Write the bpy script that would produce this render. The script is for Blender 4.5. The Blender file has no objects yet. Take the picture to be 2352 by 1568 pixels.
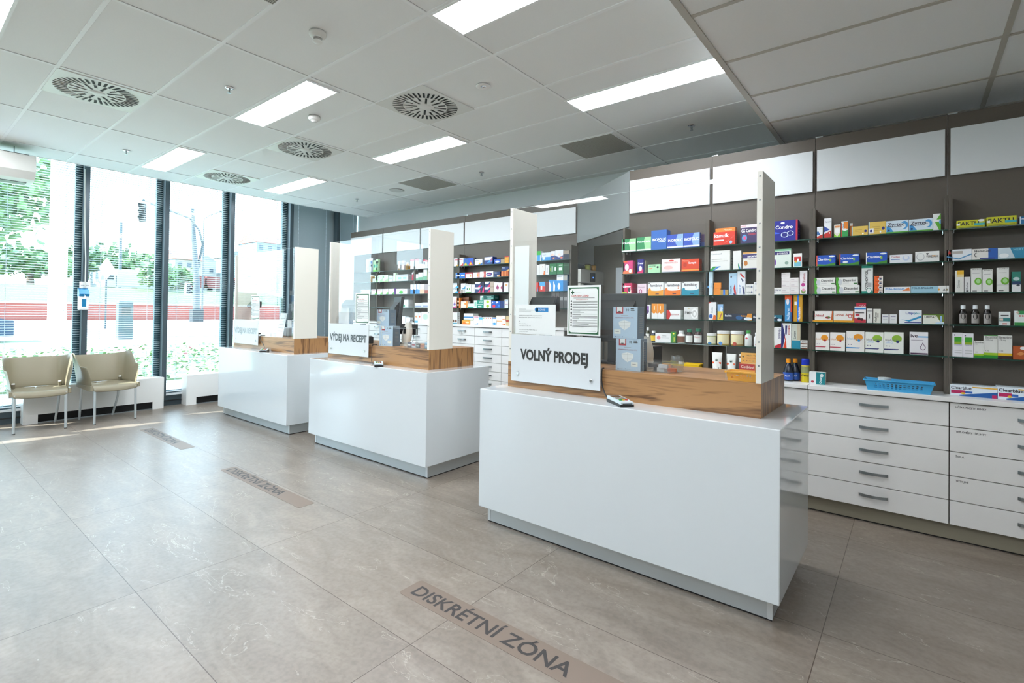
import bpy, math, random
from mathutils import Vector, Matrix
random.seed(7)
C = bpy.context.scene.collection
SC = bpy.context.scene
PI = math.pi
# ------------------------------------------------------------------ camera
cd = bpy.data.cameras.new('camera'); cam = bpy.data.objects.new('camera', cd); C.objects.link(cam)
cd.sensor_width = 36.0; cd.sensor_fit = 'HORIZONTAL'
cd.lens = 36.0 * 1157.94 / 2352.0
cd.shift_y = -(784.0 - 703.21) / 2352.0
cd.clip_start = 0.05; cd.clip_end = 600
_y, _p, _r = -0.89886, 0.01176, 0.01296
_f = Vector((math.cos(_p) * math.cos(_y), math.cos(_p) * math.sin(_y), math.sin(_p)))
_rt = Vector((math.sin(_y), -math.cos(_y), 0.0)); _dn = _f.cross(_rt)
_a = _rt * math.cos(_r) - _dn * math.sin(_r); _b = _rt * math.sin(_r) + _dn * math.cos(_r)
M = Matrix(((_a.x, -_b.x, -_f.x), (_a.y, -_b.y, -_f.y), (_a.z, -_b.z, -_f.z))).to_4x4()
M.translation = Vector((0, 0, 1.4)); cam.matrix_world = M
SC.camera = cam
# ------------------------------------------------------------------ world, sun, exposure
W = bpy.data.worlds.new('sky'); SC.world = W; W.use_nodes = True
_n = W.node_tree.nodes; _l = W.node_tree.links; _n.clear()
_tc = _n.new('ShaderNodeTexCoord'); _sx = _n.new('ShaderNodeSeparateXYZ'); _cr = _n.new('ShaderNodeValToRGB')
_bg = _n.new('ShaderNodeBackground'); _ow = _n.new('ShaderNodeOutputWorld')
_cr.color_ramp.elements[0].position = 0.0; _cr.color_ramp.elements[0].color = (0.76, 0.91, 1.0, 1)
_cr.color_ramp.elements[1].position = 0.8; _cr.color_ramp.elements[1].color = (0.42, 0.70, 1.0, 1)
_l.new(_tc.outputs['Generated'], _sx.inputs[0]); _l.new(_sx.outputs['Z'], _cr.inputs[0])
_l.new(_cr.outputs[0], _bg.inputs['Color']); _l.new(_bg.outputs[0], _ow.inputs[0])
_bg.inputs['Strength'].default_value = 5.2
sd = bpy.data.lights.new('sun', 'SUN'); sun = bpy.data.objects.new('sun', sd); C.objects.link(sun)
sd.energy = 15.0; sd.angle = math.radians(0.6); sd.color = (1.0, 0.98, 0.94)
_el = math.radians(42)
sun.rotation_euler = Vector((-0.36 * math.cos(_el), -0.933 * math.cos(_el), -math.sin(_el))).to_track_quat('-Z', 'Y').to_euler()
for nm, loc, rot, sx, sy in (('daylight_portal', (8.2, -2.2, 1.75), (0, -PI / 2, 0), 3.2, 4.2), ('daylight_portal', (8.2, 2.0, 1.75), (0, -PI / 2, 0), 3.2, 4.2), ('daylight_portal', (6.7, 4.3, 1.6), (-PI / 2, 0, 0), 3.4, 2.9)):
    pl = bpy.data.lights.new(nm, 'AREA'); pl.shape = 'RECTANGLE'; pl.size = sx; pl.size_y = sy
    po = bpy.data.objects.new(nm, pl); C.objects.link(po); po.location = loc; po.rotation_euler = rot
    pl.cycles.is_portal = True
SC.view_settings.view_transform = 'Standard'; SC.view_settings.look = 'None'
SC.view_settings.exposure = 0.82; SC.view_settings.gamma = 1.0; SC.view_settings.use_curve_mapping = False
cy = SC.cycles
cy.max_bounces = 9; cy.diffuse_bounces = 5; cy.glossy_bounces = 4; cy.transmission_bounces = 6
cy.transparent_max_bounces = 24; cy.sample_clamp_indirect = 6.0; cy.caustics_reflective = False; cy.caustics_refractive = False
cy.use_denoising = True
LAMP = 20.0
# ------------------------------------------------------------------ materials
MC = {}
def lin(h):
    v = []
    for i in (0, 2, 4):
        c = int(h[i:i + 2], 16) / 255.0
        v.append(c / 12.92 if c <= 0.04045 else ((c + 0.055) / 1.055) ** 2.4)
    return (v[0], v[1], v[2], 1.0)
def mat(h, rough=0.45, metal=0.0, spec=0.5, coat=0.0, emit=0.0, noise=0.0, nscale=20.0):
    k = (h, rough, metal, spec, coat, emit, noise, nscale)
    if k in MC: return MC[k]
    m = bpy.data.materials.new('paint_' + h); m.use_nodes = True
    nt = m.node_tree; b = nt.nodes['Principled BSDF']
    b.inputs['Base Color'].default_value = lin(h); b.inputs['Roughness'].default_value = rough
    b.inputs['Metallic'].default_value = metal; b.inputs['Specular IOR Level'].default_value = spec
    b.inputs['Coat Weight'].default_value = coat; b.inputs['Coat Roughness'].default_value = 0.04
    if emit > 0:
        b.inputs['Emission Color'].default_value = lin(h); b.inputs['Emission Strength'].default_value = emit
    if noise > 0:
        tc = nt.nodes.new('ShaderNodeTexCoord'); nz = nt.nodes.new('ShaderNodeTexNoise'); nz.inputs['Scale'].default_value = nscale
        nz.inputs['Detail'].default_value = 4
        mx = nt.nodes.new('ShaderNodeMix'); mx.data_type = 'RGBA'
        c = lin(h); mx.inputs['A'].default_value = (c[0] * (1 - noise), c[1] * (1 - noise), c[2] * (1 - noise), 1)
        mx.inputs['B'].default_value = (min(1, c[0] * (1 + noise)), min(1, c[1] * (1 + noise)), min(1, c[2] * (1 + noise)), 1)
        nt.links.new(tc.outputs['Object'], nz.inputs['Vector']); nt.links.new(nz.outputs['Fac'], mx.inputs['Factor'])
        nt.links.new(mx.outputs['Result'], b.inputs['Base Color'])
    MC[k] = m; return m
def glassy(name, tint, ior, rough=0.0, body=None, bodyfac=0.0):
    m = bpy.data.materials.new(name); m.use_nodes = True; nt = m.node_tree; nt.nodes.clear()
    o = nt.nodes.new('ShaderNodeOutputMaterial'); t = nt.nodes.new('ShaderNodeBsdfTransparent'); g = nt.nodes.new('ShaderNodeBsdfGlossy')
    x = nt.nodes.new('ShaderNodeMixShader')
    t.inputs[0].default_value = tint; g.inputs['Roughness'].default_value = rough; g.inputs[0].default_value = (1, 1, 1, 1)
    ge = nt.nodes.new('ShaderNodeNewGeometry'); dt = nt.nodes.new('ShaderNodeVectorMath'); dt.operation = 'DOT_PRODUCT'
    nt.links.new(ge.outputs['Normal'], dt.inputs[0]); nt.links.new(ge.outputs['Incoming'], dt.inputs[1])
    def mth(op, a, bb):
        q = nt.nodes.new('ShaderNodeMath'); q.operation = op; q.use_clamp = True
        for i, v in enumerate((a, bb)):
            if isinstance(v, (int, float)): q.inputs[i].default_value = v
            elif v is not None: nt.links.new(v, q.inputs[i])
        return q.outputs[0]
    f0 = ((ior - 1) / (ior + 1)) ** 2
    ab = mth('ABSOLUTE', dt.outputs['Value'], None); pw = mth('POWER', mth('SUBTRACT', 1.0, ab), 5.0)
    fr = mth('ADD', mth('MULTIPLY', pw, 1 - f0), f0)
    src = t
    if body:
        d = nt.nodes.new('ShaderNodeBsdfDiffuse'); d.inputs[0].default_value = body; x2 = nt.nodes.new('ShaderNodeMixShader')
        x2.inputs[0].default_value = bodyfac; nt.links.new(t.outputs[0], x2.inputs[1]); nt.links.new(d.outputs[0], x2.inputs[2]); src = x2
    nt.links.new(fr, x.inputs[0]); nt.links.new(src.outputs[0], x.inputs[1]); nt.links.new(g.outputs[0], x.inputs[2])
    nt.links.new(x.outputs[0], o.inputs[0]); return m
PLEXI = glassy('clear_acrylic', (0.985, 0.99, 0.99, 1), 1.45)
PANE = glassy('window_glass', (0.93, 0.97, 0.97, 1), 1.30)
SHELF = glassy('green_edge_glass', (0.78, 0.9, 0.86, 1), 1.5, body=(0.03, 0.12, 0.09, 1), bodyfac=0.12)
EDGE = mat('0e3a2e', 0.2)
FROST = glassy('frosted_acrylic', (0.9, 0.95, 0.95, 1), 1.35, 0.25, body=(0.66, 0.69, 0.70, 1), bodyfac=0.93)
CLEARP = glassy('clear_plastic', (0.93, 0.95, 0.95, 1), 1.5, 0.05, body=(0.8, 0.8, 0.8, 1), bodyfac=0.08)
WHITE = mat('f0f0ee', 0.35); GLOSS = mat('d4dadc', 0.12, 0.0, 0.5, 0.6)
DRAWER = mat('e6e5e2', 0.4); TAUPE = mat('5a5249', 0.5, noise=0.06, nscale=60); TAUPE_D = mat('5a5349', 0.5)
ALU = mat('c9d0d2', 0.35, 0.7); CHROME = mat('dfe3e6', 0.12, 1.0); STEEL = mat('aab2b6', 0.28, 1.0); BLACK = mat('141414', 0.35); RUB = mat('0c0c0c', 0.8)
FRAME = mat('46535a', 0.3, 0.2); PANELW = mat('e9edee', 0.4); POSTW = mat('e0ddd2', 0.4); POSTE = mat('eef0f0', 0.35)
def floor_mat():
    m = bpy.data.materials.new('stone_tile'); m.use_nodes = True; nt = m.node_tree; N = nt.nodes; L = nt.links; b = N['Principled BSDF']
    geo = N.new('ShaderNodeNewGeometry'); sp = N.new('ShaderNodeSeparateXYZ'); L.new(geo.outputs['Position'], sp.inputs[0])
    def math_(op, a, bb=None):
        q = N.new('ShaderNodeMath'); q.operation = op
        for i, v in enumerate((a, bb)):
            if v is None: continue
            if isinstance(v, (int, float)): q.inputs[i].default_value = v
            else: L.new(v, q.inputs[i])
        return q.outputs[0]
    u = math_('DIVIDE', math_('SUBTRACT', sp.outputs['X'], 0.311), 1.337); v = math_('DIVIDE', math_('SUBTRACT', sp.outputs['Y'], -0.813), 0.603)
    lines = []
    for q, s in ((u, 1.337), (v, 0.603)):
        fr = math_('FRACT', q); d = math_('MINIMUM', fr, math_('SUBTRACT', 1.0, fr)); lines.append(math_('LESS_THAN', math_('MULTIPLY', d, s), 0.0017))
    line = math_('MAXIMUM', lines[0], lines[1])
    cell = N.new('ShaderNodeCombineXYZ'); L.new(math_('FLOOR', u), cell.inputs[0]); L.new(math_('FLOOR', v), cell.inputs[1])
    wn = N.new('ShaderNodeTexWhiteNoise'); wn.noise_dimensions = '3D'; L.new(cell.outputs[0], wn.inputs['Vector'])
    off = N.new('ShaderNodeVectorMath'); off.operation = 'MULTIPLY_ADD'; L.new(wn.outputs['Color'], off.inputs[0]); off.inputs[1].default_value = (9, 9, 9); L.new(geo.outputs['Position'], off.inputs[2])
    mp = N.new('ShaderNodeMapping'); mp.inputs['Rotation'].default_value = (0, 0, 0.7); mp.inputs['Scale'].default_value = (1.0, 2.6, 1); L.new(off.outputs[0], mp.inputs[0])
    n1 = N.new('ShaderNodeTexNoise'); n1.inputs['Scale'].default_value = 2.2; n1.inputs['Detail'].default_value = 9; n1.inputs['Roughness'].default_value = 0.65; n1.inputs['Distortion'].default_value = 1.2; L.new(mp.outputs[0], n1.inputs['Vector'])
    n2 = N.new('ShaderNodeTexNoise'); n2.inputs['Scale'].default_value = 45; n2.inputs['Detail'].default_value = 5; L.new(off.outputs[0], n2.inputs['Vector'])
    cr = N.new('ShaderNodeValToRGB'); e = cr.color_ramp.elements
    e[0].position = 0.3; e[0].color = lin('766a5e'); e[1].position = 0.72; e[1].color = lin('93887c'); q = e.new(0.52); q.color = lin('84796e')
    L.new(n1.outputs['Fac'], cr.inputs[0])
    # thin pale veins
    n3 = N.new('ShaderNodeTexNoise'); n3.inputs['Scale'].default_value = 1.7; n3.inputs['Detail'].default_value = 7; n3.inputs['Distortion'].default_value = 2.2; L.new(mp.outputs[0], n3.inputs['Vector'])
    vn = math_('LESS_THAN', math_('ABSOLUTE', math_('SUBTRACT', n3.outputs['Fac'], 0.62)), 0.004)
    mv = N.new('ShaderNodeMix'); mv.data_type = 'RGBA'; L.new(math_('MULTIPLY', vn, 0.35), mv.inputs['Factor']); L.new(cr.outputs[0], mv.inputs['A']); mv.inputs['B'].default_value = lin('c8bfb0')
    m2 = N.new('ShaderNodeMix'); m2.data_type = 'RGBA'; m2.blend_type = 'MULTIPLY'; m2.inputs['Factor'].default_value = 0.45
    c2 = N.new('ShaderNodeValToRGB'); c2.color_ramp.elements[0].position = 0.3; c2.color_ramp.elements[0].color = (0.62, 0.6, 0.58, 1); c2.color_ramp.elements[1].position = 0.6; c2.color_ramp.elements[1].color = (1, 1, 1, 1)
    L.new(n2.outputs['Fac'], c2.inputs[0]); L.new(mv.outputs['Result'], m2.inputs['A']); L.new(c2.outputs[0], m2.inputs['B'])
    hv = N.new('ShaderNodeHueSaturation'); L.new(math_('ADD', math_('MULTIPLY', wn.outputs['Value'], 0.10), 0.95), hv.inputs['Value']); L.new(m2.outputs['Result'], hv.inputs['Color'])
    m3 = N.new('ShaderNodeMix'); m3.data_type = 'RGBA'; L.new(line, m3.inputs['Factor']); L.new(hv.outputs[0], m3.inputs['A']); m3.inputs['B'].default_value = lin('4a3b30')
    L.new(m3.outputs['Result'], b.inputs['Base Color'])
    L.new(math_('ADD', math_('MULTIPLY', n1.outputs['Fac'], 0.2), 0.24), b.inputs['Roughness']); b.inputs['Specular IOR Level'].default_value = 0.55
    return m
FLOOR = floor_mat()
def wood_mat(name, vertical=False):
    m = bpy.data.materials.new(name); m.use_nodes = True; nt = m.node_tree; N = nt.nodes; L = nt.links; b = N['Principled BSDF']
    tc = N.new('ShaderNodeNewGeometry'); mp = N.new('ShaderNodeMapping')
    mp.inputs['Scale'].default_value = (5.5, 9.0, 0.9) if vertical else (0.55, 7.0, 6.5)
    L.new(tc.outputs['Position'], mp.inputs[0])
    n = N.new('ShaderNodeTexNoise'); n.inputs['Scale'].default_value = 1.3; n.inputs['Detail'].default_value = 3; n.inputs['Distortion'].default_value = 1.6; L.new(mp.outputs[0], n.inputs['Vector'])
    w = N.new('ShaderNodeMath'); w.operation = 'MULTIPLY'; w.inputs[1].default_value = 26; L.new(n.outputs['Fac'], w.inputs[0])
    s = N.new('ShaderNodeMath'); s.operation = 'SINE'; L.new(w.outputs[0], s.inputs[0])
    m2 = N.new('ShaderNodeMapping'); m2.inputs['Scale'].default_value = (90, 90, 2.0) if vertical else (2.5, 90, 90); L.new(tc.outputs['Position'], m2.inputs[0])
    n2 = N.new('ShaderNodeTexNoise'); n2.inputs['Scale'].default_value = 1.0; n2.inputs['Detail'].default_value = 5; L.new(m2.outputs[0], n2.inputs['Vector'])
    a = N.new('ShaderNodeMath'); a.operation = 'MULTIPLY_ADD'; a.inputs[1].default_value = 0.2; L.new(s.outputs[0], a.inputs[0]); L.new(n2.outputs['Fac'], a.inputs[2])
    a2 = N.new('ShaderNodeMath'); a2.operation = 'MULTIPLY_ADD'; a2.inputs[1].default_value = 0.8; L.new(n.outputs['Fac'], a2.inputs[0]); L.new(a.outputs[0], a2.inputs[2])
    cr = N.new('ShaderNodeValToRGB'); e = cr.color_ramp.elements; e[0].position = 0.45; e[0].color = lin('4f3624'); e[1].position = 1.25 if False else 1.0; e[1].color = lin('a67c52')
    q = e.new(0.72); q.color = lin('8a6543'); L.new(a2.outputs[0], cr.inputs[0]); L.new(cr.outputs[0], b.inputs['Base Color'])
    b.inputs['Roughness'].default_value = 0.34; b.inputs['Specular IOR Level'].default_value = 0.45
    return m
WOODH = wood_mat('oak_board'); WOODV = wood_mat('oak_end', True)
def grid_mat(name, base, dark, pitch, rad):
    m = bpy.data.materials.new(name); m.use_nodes = True; nt = m.node_tree; N = nt.nodes; L = nt.links; b = N['Principled BSDF']
    g = N.new('ShaderNodeNewGeometry'); v = N.new('ShaderNodeTexVoronoi'); v.inputs['Scale'].default_value = 1.0 / pitch; v.inputs['Randomness'].default_value = 0.0
    L.new(g.outputs['Position'], v.inputs['Vector']); lt = N.new('ShaderNodeMath'); lt.operation = 'LESS_THAN'; lt.inputs[1].default_value = rad
    L.new(v.outputs['Distance'], lt.inputs[0]); mx = N.new('ShaderNodeMix'); mx.data_type = 'RGBA'; L.new(lt.outputs[0], mx.inputs['Factor'])
    mx.inputs['A'].default_value = lin(base); mx.inputs['B'].default_value = lin(dark); L.new(mx.outputs['Result'], b.inputs['Base Color']); b.inputs['Roughness'].default_value = 0.6
    return m
PERF = grid_mat('perforated_sheet', 'b3b2a8', '2c2b28', 0.011, 0.34)
CEIL = mat('f1f3f2', 0.8, noise=0.02, nscale=90); CEILG = mat('f6f8f8', 0.5); CEILW = mat('bdb9ae', 0.5); CEIL_SHADOW = mat('8b8f8e', 0.7)
# ------------------------------------------------------------------ mesh builder
TXT = {}
def text_geo(s, bold=False):
    k = (s, bold)
    if k in TXT: return TXT[k]
    cu = bpy.data.curves.new('t', 'FONT'); cu.body = s; cu.size = 1.0; cu.resolution_u = 3
    if bold: cu.offset = 0.018 if bold is True else bold
    ob = bpy.data.objects.new('t', cu); C.objects.link(ob)
    dg = bpy.context.evaluated_depsgraph_get(); me = bpy.data.meshes.new_from_object(ob.evaluated_get(dg))
    vs = [(v.co.x, v.co.y) for v in me.vertices]; fs = [tuple(p.vertices) for p in me.polygons]
    bpy.data.objects.remove(ob); bpy.data.curves.remove(cu); bpy.data.meshes.remove(me)
    if not vs: vs = [(0, 0)]
    x0 = min(v[0] for v in vs); x1 = max(v[0] for v in vs)
    vs = [(v[0] - x0, v[1]) for v in vs]
    TXT[k] = (vs, fs, x1 - x0); return TXT[k]
class MB:
    def __init__(s): s.v = []; s.f = []; s.m = []; s.mats = []
    def mi(s, m):
        if m not in s.mats: s.mats.append(m)
        return s.mats.index(m)
    def face(s, pts, m):
        i = len(s.v); s.v += [tuple(p) for p in pts]; s.f.append(tuple(range(i, i + len(pts)))); s.m.append(s.mi(m))
    def box(s, x0, x1, y0, y1, z0, z1, m, faces=None):
        i = len(s.v); s.v += [(x0, y0, z0), (x1, y0, z0), (x1, y1, z0), (x0, y1, z0), (x0, y0, z1), (x1, y0, z1), (x1, y1, z1), (x0, y1, z1)]
        F = [(0, 3, 2, 1), (4, 5, 6, 7), (0, 1, 5, 4), (1, 2, 6, 5), (2, 3, 7, 6), (3, 0, 4, 7)]
        for k, f in enumerate(F):
            s.f.append(tuple(i + j for j in f)); s.m.append(s.mi(faces[k] if faces and faces.get(k) else m) if faces else s.mi(m))
        return s
    def grid(s, P, m, closed=False):
        i = len(s.v); n = len(P); k = len(P[0])
        for r in P: s.v += [tuple(p) for p in r]
        for a in range(n - 1):
            for b in range(k if closed else k - 1):
                c = (b + 1) % k
                s.f.append((i + a * k + b, i + a * k + c, i + (a + 1) * k + c, i + (a + 1) * k + b)); s.m.append(s.mi(m))
    def lathe(s, prof, m, c=(0, 0, 0), n=20, axis='z', a0=0.0, a1=None):
        full = a1 is None; a1 = 2 * PI if full else a1
        P = []
        for r, z in prof:
            row = []
            for k in range(n if full else n + 1):
                a = a0 + (a1 - a0) * k / n; x, y = r * math.cos(a), r * math.sin(a)
                row.append({'z': (c[0] + x, c[1] + y, c[2] + z), 'y': (c[0] + x, c[1] + z, c[2] - y), 'x': (c[0] + z, c[1] + x, c[2] + y)}[axis])
            P.append(row)
        s.grid(P, m, full)
        return s
    def tube(s, path, r, m, n=8, caps=True):
        path = [Vector(p) for p in path]; P = []; up = Vector((0, 0, 1))
        for i, p in enumerate(path):
            t = (path[min(i + 1, len(path) - 1)] - path[max(i - 1, 0)]).normalized()
            u = t.cross(up); u = Vector((1, 0, 0)) if u.length < 1e-3 else u.normalized()
            w = u.cross(t).normalized(); rr = r[i] if isinstance(r, (list, tuple)) else r
            P.append([p + (u * math.cos(2 * PI * k / n) + w * math.sin(2 * PI * k / n)) * rr for k in range(n)])
        s.grid([[tuple(q) for q in row] for row in P], m, True)
        if caps: s.face(P[0][::-1], m); s.face(P[-1], m)
        return s
    def prism(s, pts, axis, a, b, m):
        """polygon pts (2-D) swept along axis from a to b"""
        def q(p, t): return {'y': (p[0], t, p[1]), 'x': (t, p[0], p[1]), 'z': (p[0], p[1], t)}[axis]
        s.face([q(p, a) for p in pts], m); s.face([q(p, b) for p in pts][::-1], m)
        for i in range(len(pts)):
            j = (i + 1) % len(pts); s.face([q(pts[i], a), q(pts[i], b), q(pts[j], b), q(pts[j], a)], m)
        return s
    def text(s, st, org, ux, uy, h, m, maxw=None, bold=False, align='l'):
        vs, fs, w = text_geo(st, bold); sc = h / 0.72; sx = sc
        if maxw and w * sc > maxw: sx = maxw / w
        o = Vector(org); ux = Vector(ux); uy = Vector(uy); i = len(s.v)
        if align == 'c': o = o - ux * (w * sx / 2)
        s.v += [tuple(o + ux * (x * sx) + uy * (y * sc)) for x, y in vs]
        for f in fs: s.f.append(tuple(i + j for j in f)); s.m.append(s.mi(m))
    def build(s, name, parent=None, smooth=False, bevel=0, seg=2, loc=None, solid=0, subs=0):
        me = bpy.data.meshes.new(name); me.from_pydata(s.v, [], s.f)
        for m in s.mats: me.materials.append(m)
        me.polygons.foreach_set('material_index', s.m)
        if smooth: me.polygons.foreach_set('use_smooth', [True] * len(s.f))
        me.update(); o = bpy.data.objects.new(name, me); C.objects.link(o)
        if parent: o.parent = parent
        if loc: o.location = loc
        if solid:
            q = o.modifiers.new('s', 'SOLIDIFY'); q.thickness = solid; q.offset = -1
        if subs:
            q = o.modifiers.new('u', 'SUBSURF'); q.levels = subs; q.render_levels = subs
        if bevel:
            q = o.modifiers.new('b', 'BEVEL'); q.width = bevel; q.segments = seg; q.limit_method = 'ANGLE'; q.angle_limit = math.radians(40)
        return o
def empty(name, loc=(0, 0, 0), rz=0):
    o = bpy.data.objects.new(name, None); o.empty_display_size = 0.1; C.objects.link(o); o.location = loc; o.rotation_euler = (0, 0, rz); return o
def tag(o, label, cat, group=None, kind=None):
    o['label'] = label; o['category'] = cat
    if group: o['group'] = group
    if kind: o['kind'] = kind
    return o
def struct(o, parent=None):
    o['kind'] = 'structure'; return o
def copy_tree(o, parent=None, kids=None):
    c = o.copy(); C.objects.link(c)
    if parent: c.parent = parent
    for ch in list(o.children): copy_tree(ch, c)
    return c
def simple(name, fn, parent=None, **kw):
    b = MB(); fn(b); return b.build(name, parent, **kw)
# ------------------------------------------------------------------ the room shell
YB = -5.72; XW = 8.05; HC = 3.15; HL = 2.93; YF = 4.4; XR = -3.2
struct(simple('floor', lambda b: b.box(XR, 8.52, YB - .1, YF, -0.06, 0.0, FLOOR)))
b = MB(); b.box(0.93, XW, YB - .1, YF, HC + .004, HC + .05, CEIL)
ceil_hi = struct(b.build('ceiling'))
b = MB()
for x in (2.25, 3.57, 4.89, 6.21, 7.53): b.box(x - .012, x + .012, YB, YF, HC - .0005, HC + .008, CEILG)
y = 1.015 + 2.4
while y > YB + .05:
    b.box(0.94, XW, y - .012, y + .012, HC - .001, HC + .008, CEILG); b.box(0.94, XW, y - .0145, y - .0122, HC + .0036, HC + .0075, CEIL_SHADOW); y -= 0.6  # thin grey strip beside each bar is a painted shadow line
for x in (2.25, 3.57, 4.89, 6.21, 7.53): b.box(x - .0145, x - .0122, YB, YF, HC + .0036, HC + .0075, CEIL_SHADOW)
b.build('ceiling_grid', ceil_hi)
b = MB(); b.box(XR, 0.93, YB - .1, YF, HL + .004, HL + .05, CEIL); b.box(0.915, 0.93, YB, YF, HL, HC + .006, CEILG)
ceil_lo = struct(b.build('ceiling'))
b = MB(); b.box(0.895, 0.931, YB, YF, HL - .004, HL + .008, CEILW)
for x in (-0.39, -1.71, -3.03): b.box(x - .014, x + .014, YB, YF, HL - .0005, HL + .008, CEILW)
y = -0.18 + 3.6
while y > YB + .05:
    b.box(XR, 0.895, y - .012, y + .012, HL - .001, HL + .008, CEILW); b.box(XR, 0.895, y - .0145, y - .0122, HL + .0036, HL + .0075, CEIL_SHADOW); y -= 0.6  # same painted shadow line along the lower bars
b.build('ceiling_grid', ceil_lo)
WALLM = mat('dcdfdf', 0.7)
struct(simple('wall_back', lambda b: b.box(XR, 8.52, YB - .12, YB, 0, 3.7, WALLM)))
struct(simple('wall_front', lambda b: (b.box(XR, 7.24, YF, YF + .12, 0, 3.7, WALLM), b.box(5.0, 8.52, YF, YF + .12, 3.05, 3.7, WALLM), b.box(5.0, 8.52, YF, YF + .12, 0, .2, FRAME))))
for i in range(2, 4):
    struct(simple('trim_%d' % (i + 20), lambda b: b.box(5.03 + i * 1.12 - .03, 5.03 + i * 1.12 + .03, YF - .05, YF + .1, .2, 3.05, FRAME)))
    if i == 2: struct(simple('window_%d' % (i + 20), lambda b: b.box(5.06 + i * 1.12, 6.12 + i * 1.12, YF + .04, YF + .046, .2, 3.05, PANE)))  # unseen front pane, added so bounced sun lifts the ceiling
struct(simple('wall_right', lambda b: b.box(XR - .12, XR, YB, YF, 0, 3.7, WALLM)))
struct(simple('trim_1', lambda b: (b.box(XW, 8.62, YB, YF, 3.62, 3.7, WHITE), b.box(XW - .012, XW, YB, YF, HC - .002, 3.62, CEILG))))
# recess fascia above left shelves end + taupe lining of the fridge passage
struct(simple('wall_passage', lambda b: (b.box(1.95, 3.2, -5.715, -5.70, 0, 2.26, mat('8a8378', .5)), b.box(2.14, 2.17, -5.70, -4.52, 0, 2.22, mat('8e877c', .5)))))
# window wall on the left: plinth, mullions, panes
struct(simple('baseboard_window', lambda b: (b.box(8.36, 8.52, YB, YF, 0, .15, FRAME), b.box(8.33, 8.37, YB, YF, .07, .078, BLACK), b.box(8.33, 8.52, YB, YF, .15, .175, mat('e4e8ea', .3)))))
MUL = [-5.235, -4.345, -3.40, -2.52, -1.635, -0.75, 0.13, 0.6, 1.48, 2.36, 3.24]
struct(simple('wall_pier_baffle', lambda b: (b.box(8.28, 8.52, .17, .56, 0, 3.62, mat('b9bdbe', .6)), b.box(8.30, 8.43, .56, YF - .001, .176, 2.35, mat('b9bdbe', .6)))))  # unseen; low part added to keep sky reflections off the counter screens
for i, y in enumerate(MUL):
    o = MB(); o.box(8.25, 8.335, y - .032, y + .028, .15, 3.62, FRAME); o.box(8.40, 8.46, y - .03, y + .085, .15, 3.62, mat('2f4a52', .35, .2)); o.box(8.3, 8.42, y - .012, y + .012, .15, 3.62, FRAME)
    if y > 0: o = MB(); o.box(8.30, 8.44, y - .03, y + .03, 2.351 if y > .2 else .15, 3.62, FRAME)  # unseen mullions, thinned so sun slivers reach the floor
    struct(o.build('trim_%d' % (i + 2), bevel=.004))
ys = [YB] + MUL + [YF]
for i in range(len(ys) - 1):
    if abs(ys[i] - .13) < .01: continue
    w = MB(); w.box(8.44, 8.446, ys[i] + .02, ys[i + 1] - .02, .2, 3.6, PANE)
    o = struct(w.build('window_%d' % (i + 1)))
    f = MB()
    f.box(8.40, 8.47, ys[i] + .1, ys[i + 1] - .04, .175, .215, mat('2f4a52', .35, .2)); f.box(8.40, 8.47, ys[i] + .1, ys[i + 1] - .04, 3.55, 3.62, mat('2f4a52', .35, .2))
    f.build('window_frame', o)
# blinds: one per window bay; the last two bays are closed
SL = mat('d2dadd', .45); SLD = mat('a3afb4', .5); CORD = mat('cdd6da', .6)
def blind(y0, y1, closed, lab):
    t = tag(empty('window_blind', (8.375, (y0 + y1) / 2, 0)), lab, 'blind', 'venetian blinds on the window wall')
    w = (y1 - y0) / 2; s = MB(); z = .235; ang = math.radians(72 if closed else 12); hw = .0125
    while z < 3.54:
        dx = hw * math.cos(ang); dz = hw * math.sin(ang)
        s.v += [(-dx, -w, z + dz), (dx, -w, z - dz), (dx, w, z - dz), (-dx, w, z + dz)]
        i = len(s.v) - 4
        s.v += [(-dx * .0, -w, z + .0035 * math.cos(ang)), (0, w, z + .0035 * math.cos(ang))]
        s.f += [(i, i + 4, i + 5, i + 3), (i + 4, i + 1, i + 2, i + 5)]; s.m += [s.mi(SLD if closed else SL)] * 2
        z += .0215 if closed else .03
    o = s.build('slats', t); o['kind'] = 'stuff'
    simple('head_rail', lambda b: b.box(-.014, .014, -w, w, 3.545, 3.575, SL), t)
    simple('bottom_rail', lambda b: b.box(-.013, .013, -w, w, .19, .205, SL), t)
    for yy in (-w * .62, w * .62):
        c = MB(); c.box(-.0155, -.0145, yy - .0012, yy + .0012, .2, 3.55, CORD); c.box(.0145, .0155, yy - .0012, yy + .0012, .2, 3.55, CORD)
        if closed:
            zz = .24
            while zz < 3.5: c.box(-.019, -.0165, yy - .006, yy + .006, zz, zz + .011, mat('eaf4fa', .5)); zz += .0215  # pale dots painted as daylight gaps along the cords
        c.build('ladder_cord', t)
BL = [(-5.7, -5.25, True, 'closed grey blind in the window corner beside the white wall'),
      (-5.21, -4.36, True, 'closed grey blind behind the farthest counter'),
      (-4.32, -3.42, False, 'open blind seen through the farthest counter screen'),
      (-3.38, -2.54, False, 'open blind in front of the street lamps'),
      (-2.50, -1.655, False, 'open blind behind the right chair, traffic light beyond'),
      (-1.615, -0.77, False, 'open blind behind the left chair, trees beyond')]
for q in BL: blind(*q)
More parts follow.
